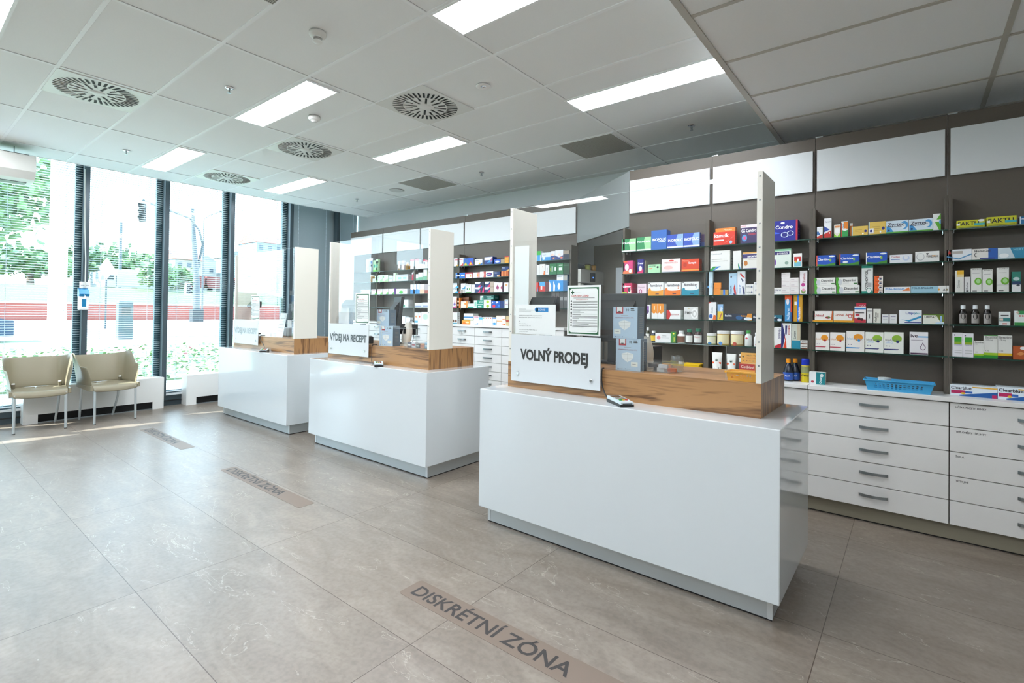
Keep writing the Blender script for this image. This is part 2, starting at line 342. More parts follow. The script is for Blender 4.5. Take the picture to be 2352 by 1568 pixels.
# heaters
def heater(y0, y1, lab, slot):
    t = tag(empty('convector_cover', (8.17, (y0 + y1) / 2, 0)), lab, 'heater cover', 'white heater covers under the windows')
    w = (y1 - y0) / 2
    b = MB(); b.box(0, .02, -w + .0185, w - .0185, .105, .4115, WHITE); b.box(0, .19, -w, w, .412, .43, WHITE)
    b.box(0, .02, -w + .0185, -w + slot, 0, .1045, WHITE); b.box(0, .02, w - slot, w - .0185, 0, .1045, WHITE); b.box(0, .19, -w, -w + .018, 0, .4115, WHITE); b.box(0, .19, w - .018, w, 0, .4115, WHITE)
    b.build('cover', t)
    b = MB(); b.box(.03, .14, -w + .05, w - .05, .0, .3, RUB); b.build('convector', t)
    b = MB(); b.box(.022, .03, -w + slot, w - slot, .0, .012, STEEL); b.build('rail', t)
heater(-2.50, -1.08, 'long white heater cover behind the two chairs', .13)
heater(-4.2, -2.78, 'white heater cover beside the farthest counter', .13)
# ------------------------------------------------------------------ ceiling fittings
EMI = mat('f3f8ff', .5, emit=LAMP)
def lamp(xc, yc, lab, L=1.24):
    t = tag(empty('ceiling_light', (xc, yc, HC if xc > .93 else HL)), lab, 'ceiling light', 'rectangular ceiling light panels')
    simple('frame', lambda b: (b.box(-L / 2 - .018, L / 2 + .018, -.145, -.128, -.006, .0055, CEILG), b.box(-L / 2 - .018, L / 2 + .018, .128, .145, -.006, .0055, CEILG), b.box(-L / 2 - .018, -L / 2, -.128, .128, -.006, .0055, CEILG), b.box(L / 2, L / 2 + .018, -.128, .128, -.006, .0055, CEILG)), t)
    simple('diffuser', lambda b: b.box(-L / 2, L / 2, -.128, .128, -.003, .0045, EMI), t)
for xc, yc, lab in ((1.6, -2.135, 'light panel cut by the top edge of the photo'), (1.62, -3.64, 'light panel ending at the lower ceiling edge'),
                    (4.25, -2.135, 'light panel right of the nearest sprinkler head'), (4.25, -3.64, 'light panel above the middle counter post'),
                    (6.88, -2.135, 'light panel nearest to the windows on the left'), (6.88, -3.64, 'small far light panel above the farthest counter'),
                    (4.25, -0.325, 'light panel at the top left corner of the photo'), (1.62, -0.325, 'light panel above the camera'),
                    (6.88, -0.325, 'light panel above the entrance'), (4.25, 1.3, 'light panel of the front row, middle'), (6.88, 1.3, 'light panel of the front row by the windows'), (1.62, 1.3, 'light panel of the front row, near end'), (-1.05, -.33, 'unseen light panel added on the lower ceiling above the camera'), (-1.05, 1.3, 'unseen light panel added on the lower ceiling behind the camera')):  # last two panels are unseen, added to brighten the right side
    lamp(xc, yc, lab)
SLOT = mat('10140f', .7)
def diffuser(xc, yc, lab):
    t = tag(empty('air_diffuser', (xc, yc, HC)), lab, 'air vent', 'round slotted air diffusers')
    simple('plate', lambda b: b.box(-.297, .297, -.297, .297, -.004, .005, mat('e2e3de', .4)), t)
    s = MB()
    for n, r0_, r1_, ph in ((40, .187, .274, 0), (8, .07, .178, .1), (8, .115, .178, .1 + PI / 8)):
        for k in range(n):
            a = 2 * PI * k / n + ph; u = Vector((math.cos(a), math.sin(a), 0)); v = Vector((-math.sin(a), math.cos(a), 0)); hw = .0085
            pts = [u * r0_ - v * hw, u * r1_ - v * hw, u * r1_ + v * hw, u * r0_ + v * hw]
            s.face([(p.x, p.y, -.0046) for p in pts][::-1], SLOT)
            q = [u * r0_ + v * (hw + .002), u * r1_ + v * (hw + .002)]
            s.face([(pts[3].x, pts[3].y, -.0045), (pts[2].x, pts[2].y, -.0045), (q[1].x, q[1].y, -.008), (q[0].x, q[0].y, -.008)], mat('c9cbc6', .4))
    s.build('slots', t)
    simple('hub', lambda b: b.lathe([(0, -.012), (.04, -.011), (.052, -.005)], mat('e2e3de', .4), n=24), t, smooth=True)
for q in ((5.22, -1.085, 'slotted air vent on the left, closest to window corner'), (3.27, -2.885, 'slotted air vent in the middle of the ceiling'),
          (5.22, -2.885, 'slotted air vent behind the middle one'), (7.2, -2.885, 'slotted air vent nearest the window wall')): diffuser(*q)
def grille(xc, yc, lab, w=.6, h=.56):
    t = tag(empty('return_air_grille', (xc, yc, HC)), lab, 'air grille', 'perforated ceiling grilles')
    simple('perforated_panel', lambda b: b.box(-w / 2, w / 2, -h / 2, h / 2, -.002, .005, PERF), t)
    simple('rim', lambda b: (b.box(-w / 2 - .006, w / 2 + .006, -h / 2 - .006, -h / 2, -.004, .005, CEILG), b.box(-w / 2 - .006, w / 2 + .006, h / 2, h / 2 + .006, -.004, .005, CEILG), b.box(-w / 2 - .006, -w / 2, -h / 2 - .001, h / 2 + .001, -.004, .005, CEILG), b.box(w / 2, w / 2 + .006, -h / 2 - .001, h / 2 + .001, -.004, .005, CEILG)), t)
grille(5.22, -4.67, 'grey perforated grille further left, above far shelves'); grille(2.6, -4.68, 'brown-grey perforated grille near the lower ceiling edge'); grille(2.58, -1.1, 'perforated grille cut by the top of the photo')
def detector(x, y, lab):
    t = tag(empty('smoke_detector', (x, y, HC)), lab, 'smoke detector')
    m = mat('e6e6e0', .35)
    simple('base', lambda b: b.lathe([(0, 0), (.052, 0), (.053, -.012), (.05, -.022), (.03, -.03), (0, -.03)], m, n=32), t, smooth=True)
    simple('sensor_head', lambda b: (b.lathe([(.029, -.028), (.028, -.036)], m, n=24), b.lathe([(.024, -.036), (.024, -.052)], mat('77776f', .5), n=24), b.lathe([(.028, -.052), (.028, -.06), (.02, -.067), (0, -.068)], m, n=24),
        [b.lathe([(.0285, -.0395 - k * .0045), (.0285, -.0415 - k * .0045)], m, n=24) for k in range(3)]), t, smooth=True)
detector(2.95, -1.70, 'white smoke detector with ribbed head on the near ceiling')
t = tag(empty('motion_sensor', (4.257, -2.435, HC)), 'small round white ceiling sensor between light panel and vent', 'sensor')
simple('housing', lambda b: b.lathe([(0, 0), (.052, 0), (.053, -.02), (.045, -.032), (.03, -.034)], mat('e8e8e4', .35), n=32), t, smooth=True)
simple('lens', lambda b: b.lathe([(.03, -.034), (.024, -.044), (0, -.048)], mat('f4f4f2', .2), n=24), t, smooth=True)
t = tag(empty('spotlight', (2.615, -2.894, HC)), 'small round recessed spotlight beside the middle vent', 'spotlight')
simple('rim', lambda b: b.lathe([(.022, -.004), (.05, -.008), (.056, -.004), (.056, 0)], mat('f0f0ee', .3), n=32), t, smooth=True)
simple('reflector', lambda b: b.lathe([(0, .0005), (.012, .0005), (.022, -.004)], CHROME, n=20), t, smooth=True)
t = tag(empty('ceiling_speaker', (5.88, -4.665, HC)), 'flat round ceiling speaker left of the grey grille', 'speaker')
simple('grille', lambda b: b.lathe([(0, -.006), (.1, -.006), (.106, -.003), (.106, 0)], mat('cfd2d0', .6), n=32), t)
def sprinkler(x, y, z, lab):
    t = tag(empty('sprinkler_head', (x, y, z)), lab, 'sprinkler', 'chrome ceiling sprinkler heads')
    simple('rosette', lambda b: b.lathe([(0, -.008), (.012, -.009), (.03, -.006), (.034, 0)], CHROME, n=24), t, smooth=True)
    simple('head', lambda b: (b.lathe([(.007, -.006), (.007, -.018), (.004, -.02), (.004, -.034), (0, -.035)], STEEL, n=12), b.box(-.012, -.009, -.002, .002, -.04, -.012, STEEL), b.box(.009, .012, -.002, .002, -.04, -.012, STEEL), b.lathe([(0, -.042), (.015, -.042), (.015, -.04), (0, -.04)], STEEL, n=16)), t)
for q in ((4.252, -1.706, HC, 'chrome sprinkler head left of the nearest small light panel'), (6.893, -1.698, HC, 'tiny sprinkler head near the window wall'), (1.614, -4.669, HC, 'sprinkler head right of the brown-grey grille'),
          (4.248, -4.69, HC, 'sprinkler head between the two perforated grilles'), (6.86, -4.668, HC, 'farthest sprinkler head above the dark blinds'), (-.055, -5.05, HL, 'dark sprinkler head on the lower ceiling')): sprinkler(*q)
# air curtain hanging in the top left corner
t = tag(empty('air_curtain', (7.72, -.1, 2.9)), 'white air curtain box hanging near the windows', 'air conditioner')
ACW = mat('d8d8d2', .35)
simple('casing', lambda b: b.prism([(.20, .135), (-.2, .135), (-.215, .12), (-.215, -.04), (-.16, -.12), (-.05, -.135), (.2, -.135)], 'y', -.95, 1.1, ACW), t, bevel=.006)
simple('intake', lambda b: b.box(-.16, .18, -.9, 1.05, .137, .15, BLACK), t)
simple('outlet', lambda b: b.box(-.03, .12, -.9, 1.05, -.14, -.134, BLACK), t)
for y in (-.8, .9): simple('hanger_rod', lambda b: b.tube([(0, y, .13), (0, y, .25)], .005, STEEL), t)
# sanitiser dispenser and its notice on the first mullion
t = tag(empty('hand_sanitiser_dispenser', (8.215, -1.605, 1.36)), 'white and blue hand sanitiser dispenser on window post', 'dispenser')
simple('body', lambda b: b.box(-.085, 0, -.048, .048, 0, .2, mat('eceeee', .3)), t, bevel=.012, seg=3)
simple('cover', lambda b: b.prism([(.0, .17), (-.09, .17), (-.105, .2), (-.07, .255), (0, .27)], 'y', -.05, .05, mat('1a86c0', .3)), t, bevel=.008)
simple('window', lambda b: b.box(-.087, -.084, -.022, .018, .04, .135, mat('1478a8', .25)), t)
simple('lever', lambda b: b.tube([(-.09, 0, .2), (-.13, 0, .17), (-.14, 0, .14)], .006, CHROME), t)
o = MB(); o.box(8.205, 8.2065, -1.68, -1.57, 1.635, 1.715, mat('e4e6e4', .6)); o.box(8.2045, 8.205, -1.665, -1.585, 1.668, 1.673, mat('666666', .6)); o = o.build('notice'); tag(o, 'small paper notice above the hand sanitiser dispenser', 'notice')
o = MB(); o.tube([(8.21, -1.60, 3.14), (8.20, -1.61, 2.4), (8.195, -1.625, 2.0), (8.19, -1.625, 1.64)], .007, mat('c8cac4', .4)); o = o.build('conduit', smooth=True); tag(o, 'thin white conduit running down the window post', 'cable')
# ------------------------------------------------------------------ floor stickers
STK = mat('77675a', .5); STKT = mat('2a2422', .5)
def sticker(x0, x1, y0, y1, lab, far=False):
    t = empty('floor_sticker', ((x0 + x1) / 2, (y0 + y1) / 2, 0)); tag(t, lab, 'floor sticker', 'floor stickers reading the privacy zone words')
    w = (x1 - x0) / 2; h = (y1 - y0) / 2; r = .02; pts = []
    for cx, cy, a in ((w - r, h - r, 0), (-w + r, h - r, 90), (-w + r, -h + r, 180), (w - r, -h + r, 270)):
        for k in range(5): pts.append((cx + r * math.cos(math.radians(a + k * 22.5)), cy + r * math.sin(math.radians(a + k * 22.5))))
    b = MB(); b.prism([(p[0], p[1]) for p in pts], 'z', 0.0003, .0010, STK); b.build('backing', t)
    b = MB(); b.text('DISKRÉTNÍ ZÓNA', (w - .05, h * .55, .0014), (-1, 0, 0), (0, -1, 0), .082, STKT, maxw=2 * w - .1, bold=True)
    # readers stand on the +Y side, so letters face the camera side
    b.build('lettering', t)
# ------------------------------------------------------------------ chairs
def make_chair():
    t = empty('armchair')
    PL = mat('8d8570', .33); PLI = mat('b0aa94', .35)
    N = 28; P = []
    # U-shaped tub: front of chair is -X
    def plan(s):  # s in -1..1, from left arm front round the back to right arm front
        a = abs(s); sg = 1 if s >= 0 else -1
        if a > .62: k = (a - .62) / .38; return (-.20 + .0 - (k - 1) * .30 - .0, sg * (.235 - .01 * k))
        ang = (a / .62) * PI / 2
        return (.10 + .13 * math.cos(ang) ** .6, sg * .235 * math.sin(ang) ** .62) if a > 0 else (.23, 0)
    rows = []
    for j, tt in enumerate((0, .12, .3, .55, .8, 1.0)):
        row = []
        for i in range(N + 1):
            s = -1 + 2 * i / N; a = abs(s); x, y = plan(s)
            # rim height: arms .68, corners .86, centre of back .81
            if a > .62:
                k = (a - .62) / .38; kk = min(1, k / .5); top = .852 - .165 * kk * kk * (3 - 2 * kk)
            else:
                top = .80 + .052 * (a / .62) ** 2.5
            z = .452 + (top - .452) * tt
            lean = .015 + .055 * tt ** 1.3
            nx = x * .9 - .02; ny = y
            ln = math.hypot(nx, ny) or 1
            fx = (0.35 if a > .62 else 1.0)
            if a > .85 and tt > .5: x = x + (tt - .5) * .09
            row.append((x + nx / ln * lean * fx * (1.5 if a < .3 else 1), y + ny / ln * lean * 1.0, z))
        rows.append(row)
    b = MB(); b.grid(rows, PL)
    seat = []
    H = N // 2
    for i in range(H + 1):
        L_ = Vector(rows[0][i]); R_ = Vector(rows[0][N - i]); r = []
        for k in range(9):
            u = k / 8; p = L_.lerp(R_, u); sag = math.sin(PI * u)
            p.z -= .022 * sag * (1 if i > 1 else .6); r.append(tuple(p))
        seat.append(r)
    front = [tuple(Vector(p) + Vector((-.025, 0, -.008))) for p in seat[0]]
    lip = [tuple(Vector(p) + Vector((-.032, 0, -.066))) for p in seat[0]]
    b.grid([lip, front] + seat, PL)
    for sg, col in ((1, 0), (-1, N)):
        pass
    sh = b.build('shell', t, smooth=True, solid=.007, subs=1)
    for sg in (1, -1):
        # apron below each arm hides the leg sockets
        b = MB(); b.prism([(-.235, .46), (-.235, .405), (-.2, .395), (.12, .43), (.15, .455)], 'y', sg * .245 - .012, sg * .245 + .012, PL); b.build('side_apron', t, bevel=.005)
        b = MB(); b.lathe([(0, .0), (.013, 0), (.015, -.004), (.015, -.06)], mat('f2f2f0', .3), c=(.135, sg * .2, .515), n=16); b.lathe([(.0155, -.06), (.019, -.012)], mat('6a6452', .5), c=(.135, sg * .2, .515), n=16); b.build('leg_socket', t, smooth=True)
        simple('leg', lambda b: b.tube([(-.225, sg * .212, .42), (-.235, sg * .214, 0)], .0125, ALU, n=14), t, smooth=True)
        simple('leg', lambda b: b.tube([(.135, sg * .2, .5), (.17, sg * .195, .25), (.25, sg * .175, 0)], .0125, ALU, n=14), t, smooth=True)
    for sg in (1, -1):
        simple('foot_cap', lambda b: b.lathe([(.0135, 0), (.0135, .008)], BLACK, c=(-.235, sg * .214, 0), n=14), t)
    return t
c1 = make_chair(); c1.location = (7.87, -1.165, 0); c1.rotation_euler = (0, 0, math.radians(-3))
tag(c1, 'taupe plastic armchair, left of the two by windows', 'chair', 'plastic armchairs by the windows')
c2 = copy_tree(c1); c2.location = (7.86, -1.79, 0); c2.rotation_euler = (0, 0, math.radians(10))
tag(c2, 'taupe plastic armchair, right one, turned slightly', 'chair', 'plastic armchairs by the windows')
sticker(.72, 2.0, -1.785, -1.635, 'brown floor sticker in front, cut by the photo edge')
sticker(3.385, 4.70, -1.995, -1.87, 'floor sticker in the middle of the row')
sticker(5.655, 6.92, -2.015, -1.885, 'pale floor sticker farthest away near the chairs')
# ------------------------------------------------------------------ service counters
LX = (-1, 0, 0); UZ = (0, 0, 1)
def counter(xr, xl, yf, wr, wl, wy, lab, n0, n1):
    t = tag(empty('service_counter', ((xr + xl) / 2, yf, 0)), lab, 'counter', 'white service counters')
    cx, cyy = (xr + xl) / 2, yf
    X = lambda v: v - cx; Y = lambda v: v - cyy
    simple('body', lambda b: b.box(X(xr), X(xl), -.78, 0, .11, .89, GLOSS), t, bevel=.004)
    simple('toe_kick', lambda b: (b.box(X(xr) + .04, X(xl) - .035, -.73, -.06, .008, .11, ALU), b.box(X(xr) + .042, X(xl) - .037, -.728, -.062, 0, .008, RUB)), t)
    for q in (X(xr) + .038, X(xl) - .057): simple('corner_strip', lambda b: b.box(q, q + .024, -.062, -.058, .008, .11, mat('dfe4e6', .3, .6)), t)
    x0, x1 = X(wr), X(wl); y1 = Y(wy); y0 = y1 - .57
    b = MB(); b.box(x0, x1, y0, y1, .89, 1.062, WOODH, {3: WOODV, 5: WOODV}); b.build('wooden_riser', t)
    for a, c in ((x0, x0 + .026), (x1 - .026, x1)):
        s = simple('side_panel', lambda b: b.box(a, c, y1 - .285, y1 - .002, 1.062, 2.12, POSTW), t, bevel=.0015)
        p = MB(); z = 1.15
        while z < 2.1:
            p.lathe([(0, .003), (.003, .0025), (.0045, 0)], STEEL, c=((a + c) / 2, y1 - .002, z), n=10, axis='y'); z += .118
        p.build('screw', s)
    a, c = x0 + .027, x1 - .027; k0, k1 = X(n0), X(n1)
    pts = [(a, 1.064), (k0, 1.064), (k0, 1.24), (k1, 1.24), (k1, 1.064), (c, 1.064), (c, 2.115), (a, 2.115)]
    yy = y1 - .012
    s = MB()
    for q in ([(a, 1.064), (k0, 1.064), (k0, 1.24), (a, 1.24)], [(k1, 1.064), (c, 1.064), (c, 1.24), (k1, 1.24)], [(a, 1.24), (c, 1.24), (c, 2.115), (a, 2.115)]):
        s.face([(p[0], yy, p[1]) for p in q][::-1], PLEXI); s.face([(p[0], yy - .004, p[1]) for p in q], PLEXI)
    em = mat('cfdcdc', .15)
    s.box(a, c, yy - .004, yy, 2.115, 2.1162, em); s.box(k1 - .0012, k1, yy - .004, yy, 1.064, 1.24, em); s.box(k0, k0 + .0012, yy - .004, yy, 1.064, 1.24, em); s.box(k0, k1, yy - .004, yy, 1.2388, 1.24, em)
    s.build('clear_screen', t)
    return t
c3 = counter(.46, 2.26, -2.51, .585, 2.19, -2.72, 'nearest white counter, sign for free sale', .755, 1.21)
k2 = counter(3.135, 4.95, -2.825, 3.285, 4.86, -2.98, 'middle white counter with wooden riser and clear screen', 3.47, 3.965)
k1 = counter(5.41, 7.21, -2.825, 5.56, 7.14, -2.98, 'farthest white counter by the window wall', 5.73, 6.14)
def sign(xl, xr, y, z0, z1, st, th, w0, w1, zb, col, lab, grp=None):
    cx = (xl + xr) / 2; t = tag(empty('counter_sign', (cx, y, z0)), lab, 'sign', grp)
    w = (xl - xr) / 2
    simple('panel', lambda b: b.box(-w, w, -.005, 0, 0, z1 - z0, FROST), t, bevel=.001)
    b = MB(); b.text(st, (w0 - cx, .0012, zb - z0), LX, UZ, th, mat(col, .5), maxw=w0 - w1, bold=.042); b.build('lettering', t)
    for sx in (w - .06, -w + .06):
        simple('standoff', lambda b: (b.lathe([(.004, -.03), (.009, -.03), (.009, -.005)], CHROME, c=(sx, 0, .055), n=16, axis='y'), b.lathe([(.011, 0), (.011, .006), (.008, .009), (0, .009)], CHROME, c=(sx, 0, .055), n=20, axis='y')), t, smooth=False)
    return t
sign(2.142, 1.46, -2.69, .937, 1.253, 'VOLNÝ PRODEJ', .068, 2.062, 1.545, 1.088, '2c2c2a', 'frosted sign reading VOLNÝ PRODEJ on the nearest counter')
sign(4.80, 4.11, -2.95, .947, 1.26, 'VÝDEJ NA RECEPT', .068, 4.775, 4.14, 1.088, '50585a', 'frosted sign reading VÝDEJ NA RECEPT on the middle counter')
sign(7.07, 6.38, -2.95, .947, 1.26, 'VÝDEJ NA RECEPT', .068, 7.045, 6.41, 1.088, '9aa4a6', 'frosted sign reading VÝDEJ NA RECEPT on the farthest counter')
PAPER = mat('dfe2df', .6); GREEN = mat('1c5a34', .5); RED = mat('b8281c', .5); INK = mat('3a3a3a', .6); GREY = mat('9a9c9a', .6)
def poster(xl, y, z0, s, lab):
    t = tag(empty('rules_poster', (xl, y, z0)), lab, 'poster')
    w, h = .235 * s, .31 * s
    simple('sheet', lambda b: b.box(-w, 0, -.001, 0, 0, h, PAPER), t)
    b = MB(); e = .006 * s; g = .0006
    for q in ((e, e, 1, .0), ): pass
    def R(u0, v0, u1, v1, m, k=1): b.face([(-u0 * w, g * k, v0 * h), (-u1 * w, g * k, v0 * h), (-u1 * w, g * k, v1 * h), (-u0 * w, g * k, v1 * h)], m)
    R(.05, .03, .95, .96, GREEN); 
    pts = []; r = .06
    for cx, cz, a in ((.92 - r, .93 - r * .7, 0), (.08 + r, .93 - r * .7, 90), (.08 + r, .06 + r * .7, 180), (.92 - r, .06 + r * .7, 270)):
        for k in range(5): aa = math.radians(a + k * 22.5); pts.append((cx + r * math.cos(aa), cz + r * .76 * math.sin(aa)))
    b.face([(-p[0] * w, g * 2, p[1] * h) for p in pts], PAPER)
    for du, dv in ((0, 0), (.03, 0), (-.03, 0), (0, .024), (0, -.024)): R(.17 + du - .018, .86 + dv - .015, .17 + du + .018, .86 + dv + .015, GREEN, 3)
    R(.24, .865, .4, .87, GREY, 3); b.text('DESATERO ZÁSAD', (-.14 * w, g * 3, .775 * h), LX, UZ, .034 * h / .31 * .31, RED, maxw=.74 * w, bold=True)
    R(.2, .745, .83, .752, INK, 3); b.text('během pandemie covid-19', (-.28 * w, g * 3, .708 * h), LX, UZ, .018 * h, RED, maxw=.46 * w)
    z = .685; rnd = random.Random(5)
    for n in (3, 2, 3, 3, 1, 2, 4, 2, 3, 3):
        b.lathe([(0, 0), (.006 * s, 0)], INK, c=(-.13 * w, g * 3, z * h), n=8, axis='y')
        for k in range(n): R(.17, z - .004, .17 + (.74 if k < n - 1 else rnd.uniform(.15, .5)), z + .0035, GREY if rnd.random() < .7 else INK, 3); z -= .0165
        z -= .012
    R(.62, .085, .88, .09, GREY, 3)
    b.build('print', t); return t
poster(1.706, -2.705, 1.262, 1.0, 'green-framed rules poster titled DESATERO ZÁSAD on the nearest screen')
poster(4.35, -2.962, 1.268, .98, 'green-framed rules poster on the middle counter screen')
poster(6.61, -2.962, 1.268, .98, 'green-framed rules poster on the farthest counter screen')
# price list sheet
t = tag(empty('notice_sheet', (2.125, -2.712, 1.255)), 'white A4 notice with blue ISCARE logo above the near sign', 'notice')
simple('sheet', lambda b: b.box(-.327, 0, -.001, 0, 0, .197, PAPER), t)
b = MB(); g = .0007
def R(x0, z0, x1, z1, m): b.face([(-x0, g, z0), (-x1, g, z0), (-x1, g, z1), (-x0, g, z1)], m)
BL_ = mat('1a7ab8', .5)
R(.175, .15, .27, .178, BL_); b.lathe([(0, 0), (.014, 0)], BL_, c=(-.175, g, .164), n=16, axis='y'); b.text('ISCARE', (-.19, g * 2, .157), LX, UZ, .013, PAPER, maxw=.065)
for q in ((.03, .166, .09, .168), (.03, .16, .165, .162), (.03, .152, .13, .154)): R(*q, GREY)
for st, z, hgt, mw in (('Nejbližší místa pro zpětný odběr a nás nekompatibilních', .122, .006, .2), ('elektrozařízení (např. digitální teploměry, tlakoměry aj.):', .109, .006, .22), ('JIH,', .082, .006, .03), ('Čiklova ulice, Praha 4', .066, .006, .1), ('Provozní doba: Po, Čt: 7:00 - 17:00', .053, .005, .1), ('Sběrný dvůr hl.m. Prahy (Pražské služby, a.s.)', .027, .006, .17), ('Pod Šancemi 444/1, Praha 9', .014, .005, .12), ('Provozní doba: Po - Pá', .003, .005, .14)):
    b.text(st, (-.03, g, z), LX, UZ, hgt, INK, maxw=mw)
b.build('print', t)
# customer displays
def display(x, y, z, w, h, rz, lab, base):
    t = tag(empty('customer_display', (x, y, base), rz), lab, 'display')
    simple('head', lambda b: b.prism([(-.035, z - base), (.03, z - base), (.045, z - base + .02), (-.005, z - base + h), (-.035, z - base + h)], 'x', -w / 2, w / 2, BLACK), t, bevel=.004)
    b = MB(); b.face([(-w / 2 + .012, .0445, z - base + .026), (-w / 2 + .012, -.0005 + .003, z - base + h - .006), (w / 2 - .012, -.0005 + .003, z - base + h - .006), (w / 2 - .012, .0445, z - base + .026)][::-1], mat('0a1414', .08)); b.build('screen', t)
    simple('pole', lambda b: b.lathe([(.022, .015), (.018, z - base - .05), (.022, z - base - .05), (.022, z - base)], BLACK, n=20), t, smooth=True)
    simple('base', lambda b: b.lathe([(0, .018), (.08, .016), (.085, 0), (0, 0)], BLACK, n=28), t, smooth=True)
display(2.07, -2.95, 1.41, .25, .1, 0, 'black customer display behind the ISCARE notice', 1.062)
display(4.72, -3.16, 1.43, .26, .08, 0, 'black customer display on pole, middle counter', 1.062)
display(6.95, -3.16, 1.42, .26, .08, 0, 'black customer display on pole, farthest counter', 1.062)
# monitors
def monitor(x, y, rz, w, h, zc, lab, tilt=.12):
    t = tag(empty('monitor', (x, y, 1.062), rz), lab, 'monitor')
    def bx(b):
        i0 = len(b.v); b.box(-w / 2, w / 2, -.02, .012, zc - h / 2, zc + h / 2, BLACK)
        b.prism([(.012, zc - h * .36), (.012, zc + h * .36), (.05, zc + h * .2), (.05, zc - h * .25)], 'x', -w * .34, w * .34, BLACK)
        for i in range(i0, len(b.v)): v = b.v[i]; b.v[i] = (v[0], v[1] + (v[2] - zc) * -tilt, v[2])
    simple('housing', bx, t, bevel=.006)
    simple('screen', lambda b: b.box(-w / 2 + .015, w / 2 - .015, -.0225, -.0202, zc - h / 2 + .02, zc + h / 2 - .02, mat('11161a', .1)), t)
    simple('stand', lambda b: (b.box(-.03, .03, .0, .03, .012, zc - h * .2, BLACK), b.box(-.11, .11, -.07, .09, 0, .012, BLACK)), t, bevel=.004)
monitor(1.60, -3.13, .0, .46, .33, .31, 'black monitor behind the rules poster and mask boxes')
monitor(4.17, -3.33, -.5, .42, .36, .3, 'black monitor seen edge-on, middle counter')
monitor(6.15, -3.36, .12, .46, .3, .26, 'black monitor behind the farthest screen')
t = tag(empty('till_screen', (4.46, -3.13, 1.062), -.55), 'grey till terminal beside the poster, middle counter', 'till')
simple('screen_unit', lambda b: b.box(-.16, .16, -.02, .02, .07, .375, mat('6a7276', .4)), t, bevel=.008)
simple('printer_base', lambda b: b.box(-.1, .1, -.1, .1, 0, .07, BLACK), t, bevel=.006)
t = tag(empty('small_screen', (4.0, -3.34, 1.062), .1), 'small black screen behind the scanner, middle counter', 'screen')
simple('panel', lambda b: b.box(-.13, .13, -.01, .01, .1, .205, BLACK), t, bevel=.004); simple('foot', lambda b: b.box(-.05, .05, -.06, .05, 0, .012, BLACK), t); simple('neck', lambda b: b.box(-.015, .015, -.012, .01, .012, .1, BLACK), t)
t = tag(empty('receipt_printer', (1.38, -3.17, 1.062)), 'dark receipt printer behind the stacked mask boxes', 'printer')
simple('case', lambda b: b.box(-.08, .1, -.08, .08, 0, .13, BLACK), t, bevel=.01); simple('slot', lambda b: b.box(-.05, .07, -.02, 0, .13, .132, GREY), t)
# respirator boxes
MBX = mat('aec4d4', .45); MBS = mat('6e8090', .5)
def mask_box(x, y, z, rz, lab, patch, w=.155, h=.19, d=.1, grp='respirator boxes on the nearest counter'):
    t = tag(empty('respirator_box', (x, y, z), rz), lab, 'box', grp)
    simple('carton', lambda b: b.box(-w / 2, w / 2, -d, 0, 0, h - .001, MBX, {5: MBX, 3: MBX, 5: MBS, 3: MBS, 1: mat('b4c6d2', .45)}), t)
    b = MB(); g = .0006
    def P(pts, m, k=1): b.face([(w / 2 - u * w, g * k, v * h) for u, v in pts], m)
    def Rr(u0, v0, u1, v1, m, k=1): P([(u0, v0), (u1, v0), (u1, v1), (u0, v1)], m, k)
    Rr(.12, .78, .42, .99, mat('a3202a', .5)); Rr(.16, .84, .38, .99, PAPER, 2); Rr(.22, .83, .32, .86, INK, 3)
    b.text('10', (w / 2 - .55 * w, g, .86 * h), LX, UZ, .075 * h, INK, bold=True); Rr(.72, .92, .86, .95, INK); Rr(.72, .87, .88, .9, INK)
    Rr(.33, .715, .62, .73, GREY); b.text('RESPIRÁTOR BALERINA FFP2', (w / 2 - .1 * w, g, .635 * h), LX, UZ, .035 * h, mat('9a2a4a', .5), maxw=.8 * w)
    m = [(.24, .52), (.3, .54), (.47, .575), (.66, .54), (.72, .52), (.72, .44), (.68, .36), (.48, .26), (.29, .36), (.24, .44)]
    P(m, PAPER); P([(.26, .5), (.7, .5), (.7, .505), (.26, .505)], GREY, 2); P([(.27, .39), (.69, .39), (.69, .394), (.27, .394)], GREY, 2); P([(.475, .28), (.481, .28), (.481, .57), (.475, .57)], GREY, 2)
    Rr(patch, .14, patch + .27, .28, mat('dfe2da', .5)); Rr(patch + .06, .2, patch + .2, .22, GREY, 2)
    for u in (.08, .38): Rr(u, .04, u + .04, .06, mat('24306a', .5)); Rr(u + .06, .045, u + .22, .055, GREY)
    b.text('ce', (w / 2 - .84 * w, g, .03 * h), LX, UZ, .03 * h, PAPER)
    for k in range(9): b.box(-w / 2 - .0004, -w / 2, -d * .8, -d * .3, h * (.2 + .07 * k), h * (.215 + .07 * k), GREY)
    b.build('print', t); return t
mask_box(1.325, -2.78, 1.062, math.radians(3), 'pale blue respirator box, lower of two on near counter', .62)
mask_box(1.345, -2.778, 1.252, math.radians(2), 'pale blue respirator box, upper of two on near counter', .05, grp='respirator boxes on the nearest counter')
mask_box(3.945, -3.03, 1.062, math.radians(10), 'respirator box, lower of two on the middle counter', .62, w=.17, grp='respirator boxes on the middle counter')
mask_box(4.04, -3.06, 1.252, math.radians(8), 'respirator box, upper of two on the middle counter', .05, w=.16, h=.16, grp='respirator boxes on the middle counter')
mask_box(5.66, -3.06, 1.062, math.radians(4), 'pale mask box beside the post of the farthest counter', .62, w=.12, h=.2, grp='respirator boxes on the farthest counter')
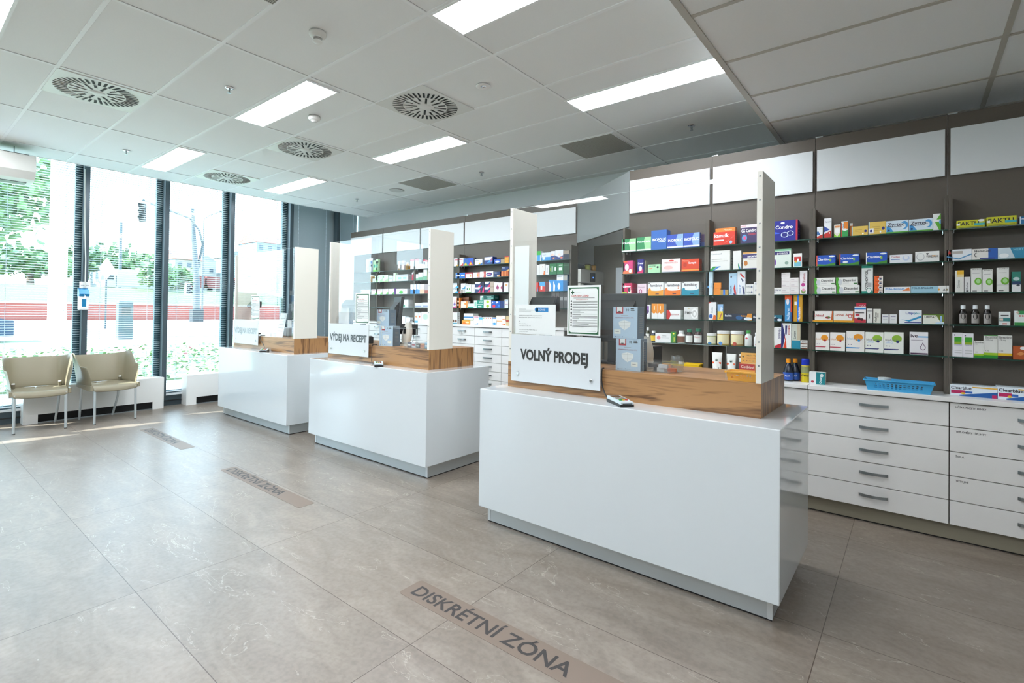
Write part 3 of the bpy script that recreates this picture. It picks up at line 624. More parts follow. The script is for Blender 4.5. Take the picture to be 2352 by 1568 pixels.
# scanners
def scanner(x, y, rz, lab, s=1.0):
    t = tag(empty('barcode_scanner', (x, y, 1.062), rz), lab, 'scanner'); SCN = mat('cfcbbf', .35)
    def body(b):
        P = []
        for k in range(11):
            u = k / 10; z = (.02 + .175 * u) * s; c = .0 - .035 * u * s; wx = (.034 + .012 * math.sin(PI * min(1, u * 1.15)) - .012 * u) * s; wy = (.022 + .012 * math.sin(PI * u)) * s
            P.append([(wx * math.copysign(abs(math.cos(a)) ** .6, math.cos(a)), c + wy * math.copysign(abs(math.sin(a)) ** .6, math.sin(a)), z) for a in [2 * PI * q / 20 for q in range(20)]])
        b.grid(P, SCN, True); b.face(P[0][::-1], SCN); b.face(P[-1], SCN)
    simple('housing', body, t, smooth=True)
    simple('scan_window', lambda b: b.box(-.012 * s, .012 * s, .012 * s, .02 * s, .10 * s, .16 * s, BLACK), t, bevel=.002)
    simple('foot', lambda b: b.prism([(-.05, 0), (.05, 0), (.045, .012), (.03, .02), (-.03, .02), (-.045, .012)], 'y', -.05 * s, .04 * s, SCN), t, bevel=.004)
    simple('cable', lambda b: b.tube([(0, -.045, .19 * s), (-.02, -.05, .22 * s), (-.055, -.06, .2 * s), (-.05, -.07, .12 * s), (.0, -.09, .004)], .0025, BLACK, n=6), t, smooth=True)
scanner(1.335, -3.08, math.radians(200), 'beige barcode scanner standing beside the mask boxes', 1.0); scanner(3.86, -3.2, .15, 'beige barcode scanner on the middle counter', 1.15); scanner(5.80, -3.2, .3, 'pale barcode scanner on the farthest counter', 1.0)
# card terminals
def terminal(x, y, rz, lab):
    t = tag(empty('card_terminal', (x, y, .89), rz), lab, 'card terminal', 'card terminals on the white counter tops')
    w, l = .04, .09
    simple('base', lambda b: b.prism([(-l, 0), (l, 0), (l + .004, .012), (l, .02), (-l, .014)], 'x', -w, w, BLACK), t, bevel=.004)
    simple('shell', lambda b: b.prism([(-l, .014), (l, .02), (l, .036), (.02, .034), (-l, .026)], 'x', -w + .002, w - .002, mat('c9d6dc', .3)), t, bevel=.004)
    b = MB()
    b.face([(-.028, .025, .0352), (.028, .025, .0352), (.028, .08, .0364), (-.028, .08, .0364)], mat('3a3230', .15))
    b.build('screen', t)
    b = MB()
    for r in range(4):
        for c in range(3): b.box(-.025 + c * .018, -.011 + c * .018, -.03 + r * .0115, -.0225 + r * .0115, .028, .0358, mat('8a8478', .4))
    for c, h in enumerate(('2f9a4a', 'd8b030', 'c0392b')): b.box(-.025 + c * .018, -.011 + c * .018, -.046, -.037, .028, .0345, mat(h, .4))
    b.build('keypad', t)
    simple('card_slot', lambda b: b.box(-.028, .028, -l - .0045, -l + .002, .016, .019, RUB), t)
T3 = (1.29, -2.61); terminal(T3[0], T3[1], math.radians(-128), 'card terminal with coloured keys on the nearest counter')
terminal(3.86, -2.885, math.radians(-125), 'card terminal on the middle counter top'); terminal(6.07, -2.885, math.radians(-125), 'card terminal on the farthest counter top')
def cable(pts, lab, r=.004):
    p = [Vector(q) for q in pts]; out = []
    for i in range(len(p) - 1):
        a = p[max(i - 1, 0)]; b_ = p[i]; c = p[i + 1]; d = p[min(i + 2, len(p) - 1)]
        for k in range(6):
            u = k / 6; out.append(.5 * ((2 * b_) + (c - a) * u + (2 * a - 5 * b_ + 4 * c - d) * u * u + (3 * b_ - a - 3 * c + d) * u ** 3))
    out.append(p[-1]); b = MB(); b.tube(out, r, mat('202020', .5)); o = b.build('terminal_cable', smooth=True); tag(o, lab, 'cable', 'cables of the card terminals')
cable([(1.47, -2.75, 1.068), (1.462, -2.712, 1.06), (1.455, -2.70, .99), (1.43, -2.69, .93), (1.39, -2.665, .90), (1.375, -2.655, .897)], 'black cable of the nearest card terminal')
cable([(4.08, -3.03, 1.068), (4.075, -2.97, 1.065), (4.07, -2.963, .98), (4.05, -2.95, .905), (3.98, -2.93, .897), (3.945, -2.915, .897)], 'black cable of the middle card terminal')
cable([(6.36, -3.03, 1.068), (6.355, -2.97, 1.065), (6.34, -2.963, 1.02), (6.22, -2.95, .95), (6.18, -2.93, .90), (6.155, -2.915, .897)], 'black cable of the farthest card terminal')
# clear container with samples
t = tag(empty('clear_container', (1.15, -2.90, 1.062), math.radians(-8)), 'clear plastic container of small packs on wooden riser', 'container')
simple('tray', lambda b: (b.prism([(-.075, 0), (.075, 0), (.09, .05), (-.09, .05)], 'y', -.07, -.067, CLEARP), b.prism([(-.075, 0), (.075, 0), (.09, .05), (-.09, .05)], 'y', .067, .07, CLEARP), b.box(-.075, .075, -.07, .07, 0, .003, CLEARP), b.box(-.088, -.085, -.07, .07, .003, .05, CLEARP), b.box(.085, .088, -.07, .07, .003, .05, CLEARP)), t)
simple('lid', lambda b: b.box(-.098, .098, -.08, .08, .05, .058, CLEARP), t, bevel=.003)
for i, (x, y, a, h) in enumerate(((-.05, .0, .3, 'e8641a'), (.0, .03, -.2, 'ececea'), (.04, .0, .6, '1c1a20'), (0, -.03, .1, 'e8862a'), (.05, .04, -.4, '2a2228'), (-.02, .045, .1, 'e0dde0'))):
    w = Matrix.Rotation(-.14, 3, 'Z') @ Vector((x, y, 0)); b = MB(); b.box(-.025, .025, -.012, .012, 0, .02, mat(h, .4)); o = b.build('sample_pack'); o.location = (1.15 + w.x, -2.90 + w.y, 1.0655 + .021 * (i // 3)); o.rotation_euler = (0, 0, a if i < 3 else 0)
    tag(o, 'small sample packs inside the clear plastic container', 'packet', 'sample packs in the clear container')
# baskets
def basket(x, y, z, rz, w, d, h, col, lab, rows=2, cols=6, name='plastic_basket'):
    t = tag(empty(name, (x, y, z), rz), lab, 'basket'); m = mat(col, .35); tp = 1.12
    b = MB(); th = .003
    def wall(p0, p1, q0, q1, n, r):
        # p bottom edge ends, q top edge ends; grid with square holes
        p0, p1, q0, q1 = map(Vector, (p0, p1, q0, q1)); us = [0]; 
        for k in range(n): us += [(.12 + .76 * (k + .2) / n), (.12 + .76 * (k + .8) / n)]
        us.append(1); vs = [0]
        for k in range(r): vs += [(.22 + .5 * (k + .2) / r), (.22 + .5 * (k + .8) / r)]
        vs.append(1)
        for a in range(len(us) - 1):
            for c in range(len(vs) - 1):
                if a % 2 == 1 and c % 2 == 1: continue
                f = lambda u, v: tuple(p0.lerp(p1, u).lerp(q0.lerp(q1, u), v))
                b.face([f(us[a], vs[c]), f(us[a + 1], vs[c]), f(us[a + 1], vs[c + 1]), f(us[a], vs[c + 1])], m)
    A = [(-w / 2, -d / 2, 0), (w / 2, -d / 2, 0), (w / 2, d / 2, 0), (-w / 2, d / 2, 0)]
    B = [(-w / 2 * tp, -d / 2 * tp, h), (w / 2 * tp, -d / 2 * tp, h), (w / 2 * tp, d / 2 * tp, h), (-w / 2 * tp, d / 2 * tp, h)]
    for i in range(4):
        j = (i + 1) % 4; wall(A[i], A[j], B[i], B[j], cols if i % 2 == 0 else max(2, cols // 2), rows)
    b.face(A[::-1], m); b.build('body', t, solid=.002)
    r = MB(); W_, D_ = w / 2 * tp, d / 2 * tp
    r.box(-W_ - .006, W_ + .006, -D_ - .006, -D_, h - .008, h + .002, m); r.box(-W_ - .006, W_ + .006, D_, D_ + .006, h - .008, h + .002, m); r.box(-W_ - .006, -W_, -D_, D_, h - .008, h + .002, m); r.box(W_, W_ + .006, -D_, D_, h - .008, h + .002, m)
    r.build('rim', t, bevel=.002); return t
basket(.685, -2.80, 1.062, 0, .135, .085, .048, 'e8a818', 'small yellow basket beside the tall near post', 2, 5)
basket(1.575, -4.36, .905, 0, .30, .1, .075, 'e2bc14', 'yellow basket on worktop behind the nearest counter', 2, 8)
basket(.075, -4.27, .905, math.radians(0), .33, .12, .07, '3f9fd0', 'sky blue basket on the white worktop', 3, 12)
t = tag(empty('plastic_tub', (.15, -4.27, .949)), 'white round tub inside the blue basket', 'tub')
simple('body', lambda b: b.lathe([(0, 0), (.032, 0), (.036, .036), (.033, .038)], mat('c9d6da', .4), n=24), t, smooth=True); simple('lid', lambda b: b.lathe([(.038, .034), (.038, .04), (.0, .041)], mat('dfe8ea', .3), n=24), t)
t = tag(empty('clear_bag', (1.62, -4.37, .915)), 'clump of clear plastic bag in the yellow worktop basket', 'bag')
simple('film', lambda b: b.grid([[(.055 * math.cos(a) * (1 + .2 * math.sin(5 * a + k)) * math.sin(.35 + k * .45), .035 * math.sin(a) * math.sin(.35 + k * .45), .01 + .028 * k + .006 * math.sin(3 * a)) for a in [2 * PI * q / 18 for q in range(18)]] for k in range(5)], CLEARP, True), t, smooth=True)
# booklet and pastille packs in the yellow basket
def flat_pack(x, y, z, w, h, base, shapes, lab, name, tilt=0, d=.012, cat='booklet'):
    o = product_box(name, w, h, d, base, shapes); o.location = (x, y, z); o.rotation_euler = (tilt, 0, 0); tag(o, lab, cat); return o
# ------------------------------------------------------------------ product boxes, bottles and jars
def draw(b, w, h, shapes, y=0.0, g=.00035):
    """u,v in 0..1 as read from the front (u to the right = -X)"""
    k = 1
    for s in shapes.split(';'):
        s = s.strip()
        if len(s) < 3 or s[:3] in ('lab', 'cap', 'jar'): continue
        c = s[0]; a = s[1:].split(','); k += 1; yy = y + g * k * .5
        P = lambda u, v: (w / 2 - u * w, yy, v * h)
        if c == 'r': x0, z0, x1, z1 = map(float, a[:4]); b.face([P(x0, z0), P(x1, z0), P(x1, z1), P(x0, z1)], mat(a[4]))
        elif c == 'e':
            cx, cz, rx, rz = map(float, a[:4]); pts = []
            for q in range(18):
                t = 2 * PI * q / 18; pts.append(P(min(1, max(0, cx + rx * math.cos(t))), min(1, max(0, cz + rz * math.sin(t)))))
            b.face(pts, mat(a[4]))
        elif c == 'p':
            v = list(map(float, a[:-1])); b.face([P(v[i], v[i + 1]) for i in range(0, len(v), 2)], mat(a[-1]))
        elif c == 't':
            st = a[0]; x, z, hh = map(float, a[1:4]); b.text(st, P(x, z), LX, UZ, hh * h, mat(a[4]), maxw=(.96 - x) * w, bold=hh > .12)
        elif c == 'v':   # reading upward
            st = a[0]; x, z, ln = map(float, a[1:4]); hh = min(.5, 1.3 / max(3, len(st)) * (ln * h / w)) * w
            b.text(st, P(x + .12, z), UZ, (1, 0, 0), hh, mat(a[4]), maxw=ln * h, bold=True)
        elif c == 'd':   # reading downward
            st = a[0]; x, z, ln = map(float, a[1:4]); hh = min(.5, 1.3 / max(3, len(st)) * (ln * h / w)) * w
            b.text(st, P(x - .12, z), (0, 0, -1), (-1, 0, 0), hh, mat(a[4]), maxw=ln * h, bold=True)
def shade(hx, k):
    return ''.join('%02x' % max(0, min(255, int(int(hx[i:i + 2], 16) * k))) for i in (0, 2, 4))
def product_box(name, w, h, d, base, shapes):
    b = MB(); m = mat(base); b.box(-w / 2, w / 2, -d, 0, 0, h - .0006, m)
    # a printed side: the base tone with a lettering bar
    gm = mat('8c8c88' if int(base[:2], 16) > 150 else 'c8ccd0')
    if h > .05 and d > .03:
        for q in range(3): b.box(-w / 2 - .0003, -w / 2, -d * .8, -d * .3, h * (.3 + .14 * q), h * (.33 + .14 * q), gm)
    draw(b, w, h, shapes)
    return b.build(name)
def vessel(kind, w, h, base, shapes):
    name = 'pill_bottle' if kind == 'bottle' else 'ointment_jar'; t = empty(name); r = w / 2 * .98
    opt = dict(s[:3] == 'lab' and ('lab', s[4:]) or ('cap', s[4:]) for s in shapes.split(';') if s[:3] in ('lab', 'cap') and ',' in s)
    bm = mat(base, .2); capm = mat(opt.get('cap', 'ececea'), .35)
    if kind == 'bottle':
        cr = r * .62; ch = h * .2
        simple('body', lambda b: b.lathe([(0, 0), (r * .92, 0), (r, h * .03), (r, h * .58), (r * .9, h * .68), (cr * .9, h * .76), (cr * .85, h * .8), (0, h * .8)], bm, n=24), t, smooth=True)
        simple('cap', lambda b: b.lathe([(cr, h * .8), (cr, h * .985), (cr * .92, h), (0, h)], capm, n=24), t)
        l0, l1 = h * .08, h * .56
    else:
        simple('body', lambda b: b.lathe([(0, 0), (r * .93, 0), (r * .96, h * .03), (r * .96, h * .8), (0, h * .8)], bm, n=28), t, smooth=True)
        simple('cap', lambda b: b.lathe([(r * .94, h * .77), (r, h * .78), (r, h * .96), (r * .93, h), (0, h)], capm, n=28), t)
        l0, l1 = h * .1, h * .72; r *= .96
    if 'lab' in opt:
        b = MB(); b.lathe([(r * 1.012, l0), (r * 1.012, l1)], mat(opt['lab'], .5), n=16, a0=math.radians(20), a1=math.radians(160))
        b2 = MB(); draw(b2, w, h, shapes, 0, .0003)
        for i, v in enumerate(b2.v):
            x = max(-r * .95, min(r * .95, v[0])); b2.v[i] = (x, math.sqrt(max(0, (r * 1.03) ** 2 - x * x)) + v[1], v[2])
        i = len(b.v); b.v += b2.v
        for f, m in zip(b2.f, b2.m): b.f.append(tuple(i + j for j in f)); b.m.append(b.mi(b2.mats[m]))
        b.build('label', t)
    else:
        b2 = MB(); draw(b2, w, h, shapes, 0, .0003)
        if b2.v:
            for i, v in enumerate(b2.v):
                x = max(-r * .9, min(r * .9, v[0])); b2.v[i] = (x, math.sqrt(max(0, (r * 1.02) ** 2 - x * x)) + v[1], v[2])
            b2.build('label', t)
    return t
BAY = {'A': 'near first bay', 'B': 'bay behind tall post', 'C': 'bay above blue basket', 'D': 'rightmost bay', 'E': 'far bay beside fridge', 'F': 'far bay between posts', 'G': 'far shelves behind screen'}
SHN = {1: 'top shelf', 2: 'second shelf', 3: 'third shelf', 4: 'fourth shelf', 5: 'fifth shelf', 6: 'worktop'}
def products(data):
    seen = {}
    for line in data.strip().split('\n'):
        bay, sh, k, x, w, yf, zb, h, d, n, base, shapes, desc = line.split('|'); sh = int(sh); n = int(n)
        x, w, yf, zb, h, d = map(float, (x, w, yf, zb, h, d))
        grp = 'packages on the %s, %s' % (SHN[sh], BAY[bay])
        place = '%s, %s' % (SHN[sh], BAY[bay])
        if k != 'box':
            r = w / 2; o = vessel(k, w, h, base, shapes); o.location = (x, yf - r, zb); tag(o, desc + ', ' + place, 'bottle' if k == 'bottle' else 'jar', grp); continue
        o = product_box('medicine_box', w, h, d, base, shapes); o.location = (x, yf, zb)
        tag(o, (desc + ', front copy, ' if n > 1 else desc + ', ') + place, 'medicine box', grp)
        for i in range(1, n):
            c = o.copy(); C.objects.link(c); c.location = (x - .0, yf - i * (d + .0015), zb)
            tag(c, desc + (', copy behind it, ' if i == 1 else ', rear copy, ') + place, 'medicine box', grp)
flat_pack(.655, -2.822, 1.066, .10, .14, 'eeb452', "tPARTY TYDEN,.25,.87,.06,6a4a2a;tVELIKONOCNI,.25,.78,.06,d07a3a;e.12,.85,.04,.03,3a3a2a;e.15,.7,.03,.02,9a7a50;e.3,.7,.03,.02,b85a4a;e.45,.7,.03,.02,9a7a50;e.6,.7,.03,.02,8a9a60;e.75,.7,.03,.02,b88a60;r.1,.1,.9,.62,f0dcae", 'orange children activity booklet standing in small yellow basket', 'booklet', tilt=-.06, d=.004)
flat_pack(.67, -2.80, 1.066, .075, .085, 'e8b040', "r0,.62,1,.98,b8242c;tCetbisol,.12,.72,.16,f4ece4;e.62,.3,.14,.16,6ab0d8;e.3,.25,.12,.12,e8801a", 'red and yellow lozenge pack in small yellow basket', 'lozenge_pack', tilt=-.05, d=.01, cat='lozenge pack')
b = MB()
t = tag(empty('sample_tray', (3.52, -3.09, 1.062)), 'clear tray of small packs beside middle counter post', 'tray')
simple('tray', lambda b: (b.box(-.19, .17, -.05, .05, 0, .003, CLEARP), b.box(-.19, .17, .047, .05, .003, .05, CLEARP), b.box(-.19, .17, -.05, -.047, .003, .05, CLEARP)), t)
for i, (x, h, hh, nm) in enumerate(((.14, '3a3450', .045, 'dark'), (.08, 'e0e2ea', .05, 'white'), (.02, '241a1c', .035, 'black'), (-.04, 'e08a4a', .04, 'orange'), (-.1, '8ab8d0', .05, 'pale blue'), (-.155, 'e0903a', .1, 'tall orange'))):
    o = product_box('sample_pack', .05, hh, .03, h, "r.1,.3,.9,.6,%s" % ('e8e8e8' if i % 2 == 0 else 'b03a4a')); o.location = (3.52 + x, -3.075, 1.0655); tag(o, nm + ' sample pack in the tray on the middle counter', 'packet', 'sample packs on the middle counter')
t = tag(empty('price_card', (5.98, -3.0, 1.064)), 'leaning white card with handwriting on the farthest counter', 'card')
def _card(b):
    b.face([(.055, 0, 0), (-.11, 0, 0), (-.16, -.03, .29), (.0, -.03, .29)][::1], PAPER); b.face([(.055, -.002, 0), (.0, -.032, .29), (-.16, -.032, .29), (-.11, -.002, 0)], PAPER)
    for q in range(5): u = .25 + q * .13; b.face([(.03 - .055 * u, -.03 * u + .001, .29 * u), (-.085 - .05 * u, -.03 * u + .001, .29 * u), (-.085 - .05 * u, -.03 * u + .001, .29 * u + .004), (.03 - .055 * u, -.03 * u + .001, .29 * u + .004)], GREY)
simple('sheet', _card, t)
t = tag(empty('office_printer', (6.2, -3.25, 1.062)), 'grey office device behind the farthest screen', 'printer')
simple('case', lambda b: b.box(-.09, .09, -.08, .08, 0, .11, mat('9aa4a8', .4)), t, bevel=.01); simple('paper', lambda b: b.box(-.05, .05, -.01, -.008, .1, .2, PAPER), t)
# tubes and bigger packs on the worktop behind the nearest counter
def cream_tube(x, w, h, lab):
    t = tag(empty('cream_tube', (x, -4.33, .905)), lab, 'tube', 'white cream tubes on the worktop')
    m = mat('e6e6e0', .35)
    P = []
    for k in range(9):
        u = k / 8; rx = w / 2 * (.8 + .2 * u); ry = .022 * (1 - u) ** .6 + .001; z = .02 + (h - .02) * u
        P.append([(rx * math.cos(a), ry * math.sin(a), z) for a in [2 * PI * q / 20 for q in range(20)]])
    b = MB(); b.grid(P, m, True); b.build('body', t, smooth=True)
    simple('cap', lambda b: b.lathe([(0, 0), (w * .4, 0), (w * .4, .022)], m, n=20), t)
    b = MB(); 
    def S(x0, z0, x1, z1, mm): b.face([(-x0, .024 - .02 * ((z0 + z1) / 2 / h) , z0), (-x1, .024 - .02 * ((z0 + z1) / 2 / h), z0), (-x1, .024 - .02 * ((z0 + z1) / 2 / h), z1), (-x0, .024 - .02 * ((z0 + z1) / 2 / h), z1)], mm)
    S(-w * .42, h * .5, w * .42, h * .58, mat('d8562a'))
    for a in (-60, -30, 0, 30, 60):
        u = math.radians(a); l = .022 if abs(a) < 50 else .014; c = Vector((0, .0165, h * .62)); dd = Vector((math.sin(u), 0, math.cos(u))) * l; nn = Vector((math.cos(u), 0, -math.sin(u))) * .0022
        b.face([tuple(c), tuple(c + dd * .5 - nn), tuple(c + dd), tuple(c + dd * .5 + nn)][::-1], mat('2a4a30'))
    S(-w * .2, h * .3, w * .25, h * .33, INK); S(-w * .2, h * .2, w * .3, h * .22, GREY)
    b.build('print', t)
cream_tube(1.268, .085, .185, 'white hemp cream tube, left one'); cream_tube(1.155, .075, .18, 'white hemp cream tube, right one')
for k in range(4):
    o = product_box('medicine_box', .085, .045, .07, 'e4e4e0', "r0,.35,1,.62,7a5030;tCannaderm,.3,.4,.2,e8e8e0"); o.location = (1.05, -4.32, .905 + k * .0458); tag(o, ['lowest', 'second', 'third', 'topmost'][k] + ' white and brown box stacked right of the hemp tubes', 'medicine box', 'white and brown boxes behind the nearest counter')
for i, x in enumerate((.742, .705)):
    t = tag(empty('pill_bottle', (x, -4.33 - .05 * i, .905)), ['dark bottle with orange cap and blue label', 'second dark orange-capped bottle behind the first'][i] + ', right of tall post', 'bottle', 'dark bottles with orange caps')
    simple('body', lambda b: b.lathe([(0, 0), (.034, 0), (.036, .01), (.036, .07), (.02, .115), (.014, .14), (0, .14)], mat('1c2434', .15), n=24), t, smooth=True)
    simple('cap', lambda b: b.lathe([(.016, .138), (.016, .168), (0, .17)], mat('e8941a', .35), n=20), t)
    b = MB(); b.lathe([(.0365, .012), (.0365, .066)], mat('2350a8', .4), n=16, a0=math.radians(15), a1=math.radians(165)); b.text('ALPA', (.02, .0372, .035), LX, UZ, .012, PAPER); b.build('label', t)
o = product_box('medicine_box', .09, .06, .06, '7a3a20', "r0,.0,1,.35,9a4a3a"); o.location = (.668, -4.37, .905); tag(o, 'rusty brown box low behind the wooden riser end', 'medicine box')
t = tag(empty('spray_can', (.63, -4.335, .905)), 'yellow spray can with blue cap on worktop', 'spray can')
simple('body', lambda b: b.lathe([(0, 0), (.027, 0), (.0275, .004), (.0275, .125), (.022, .135), (0, .135)], mat('c8b41c', .3), n=28), t, smooth=True); simple('cap', lambda b: b.lathe([(.0265, .122), (.0265, .168), (.024, .174), (0, .175)], mat('1432b0', .35), n=28), t)
b = MB(); b.lathe([(.0278, .07), (.0278, .12)], mat('8a9060', .4), n=16, a0=math.radians(15), a1=math.radians(165)); b.text('Cevos', (.022, .0279, .045), LX, UZ, .016, mat('101428', .4), bold=True); b.build('label', t)
o = product_box('medicine_box', .1, .088, .06, 'dfe4e4', "r.45,0,1,1,0f7c84;vOctan,.66,.1,.6,e6f0f0;e.22,.2,.1,.09,b03a4a;e.8,.75,.1,.15,cfe0e0"); o.location = (.545, -4.26, .905); tag(o, 'white and teal box at worktop joint beside spray can', 'medicine box')
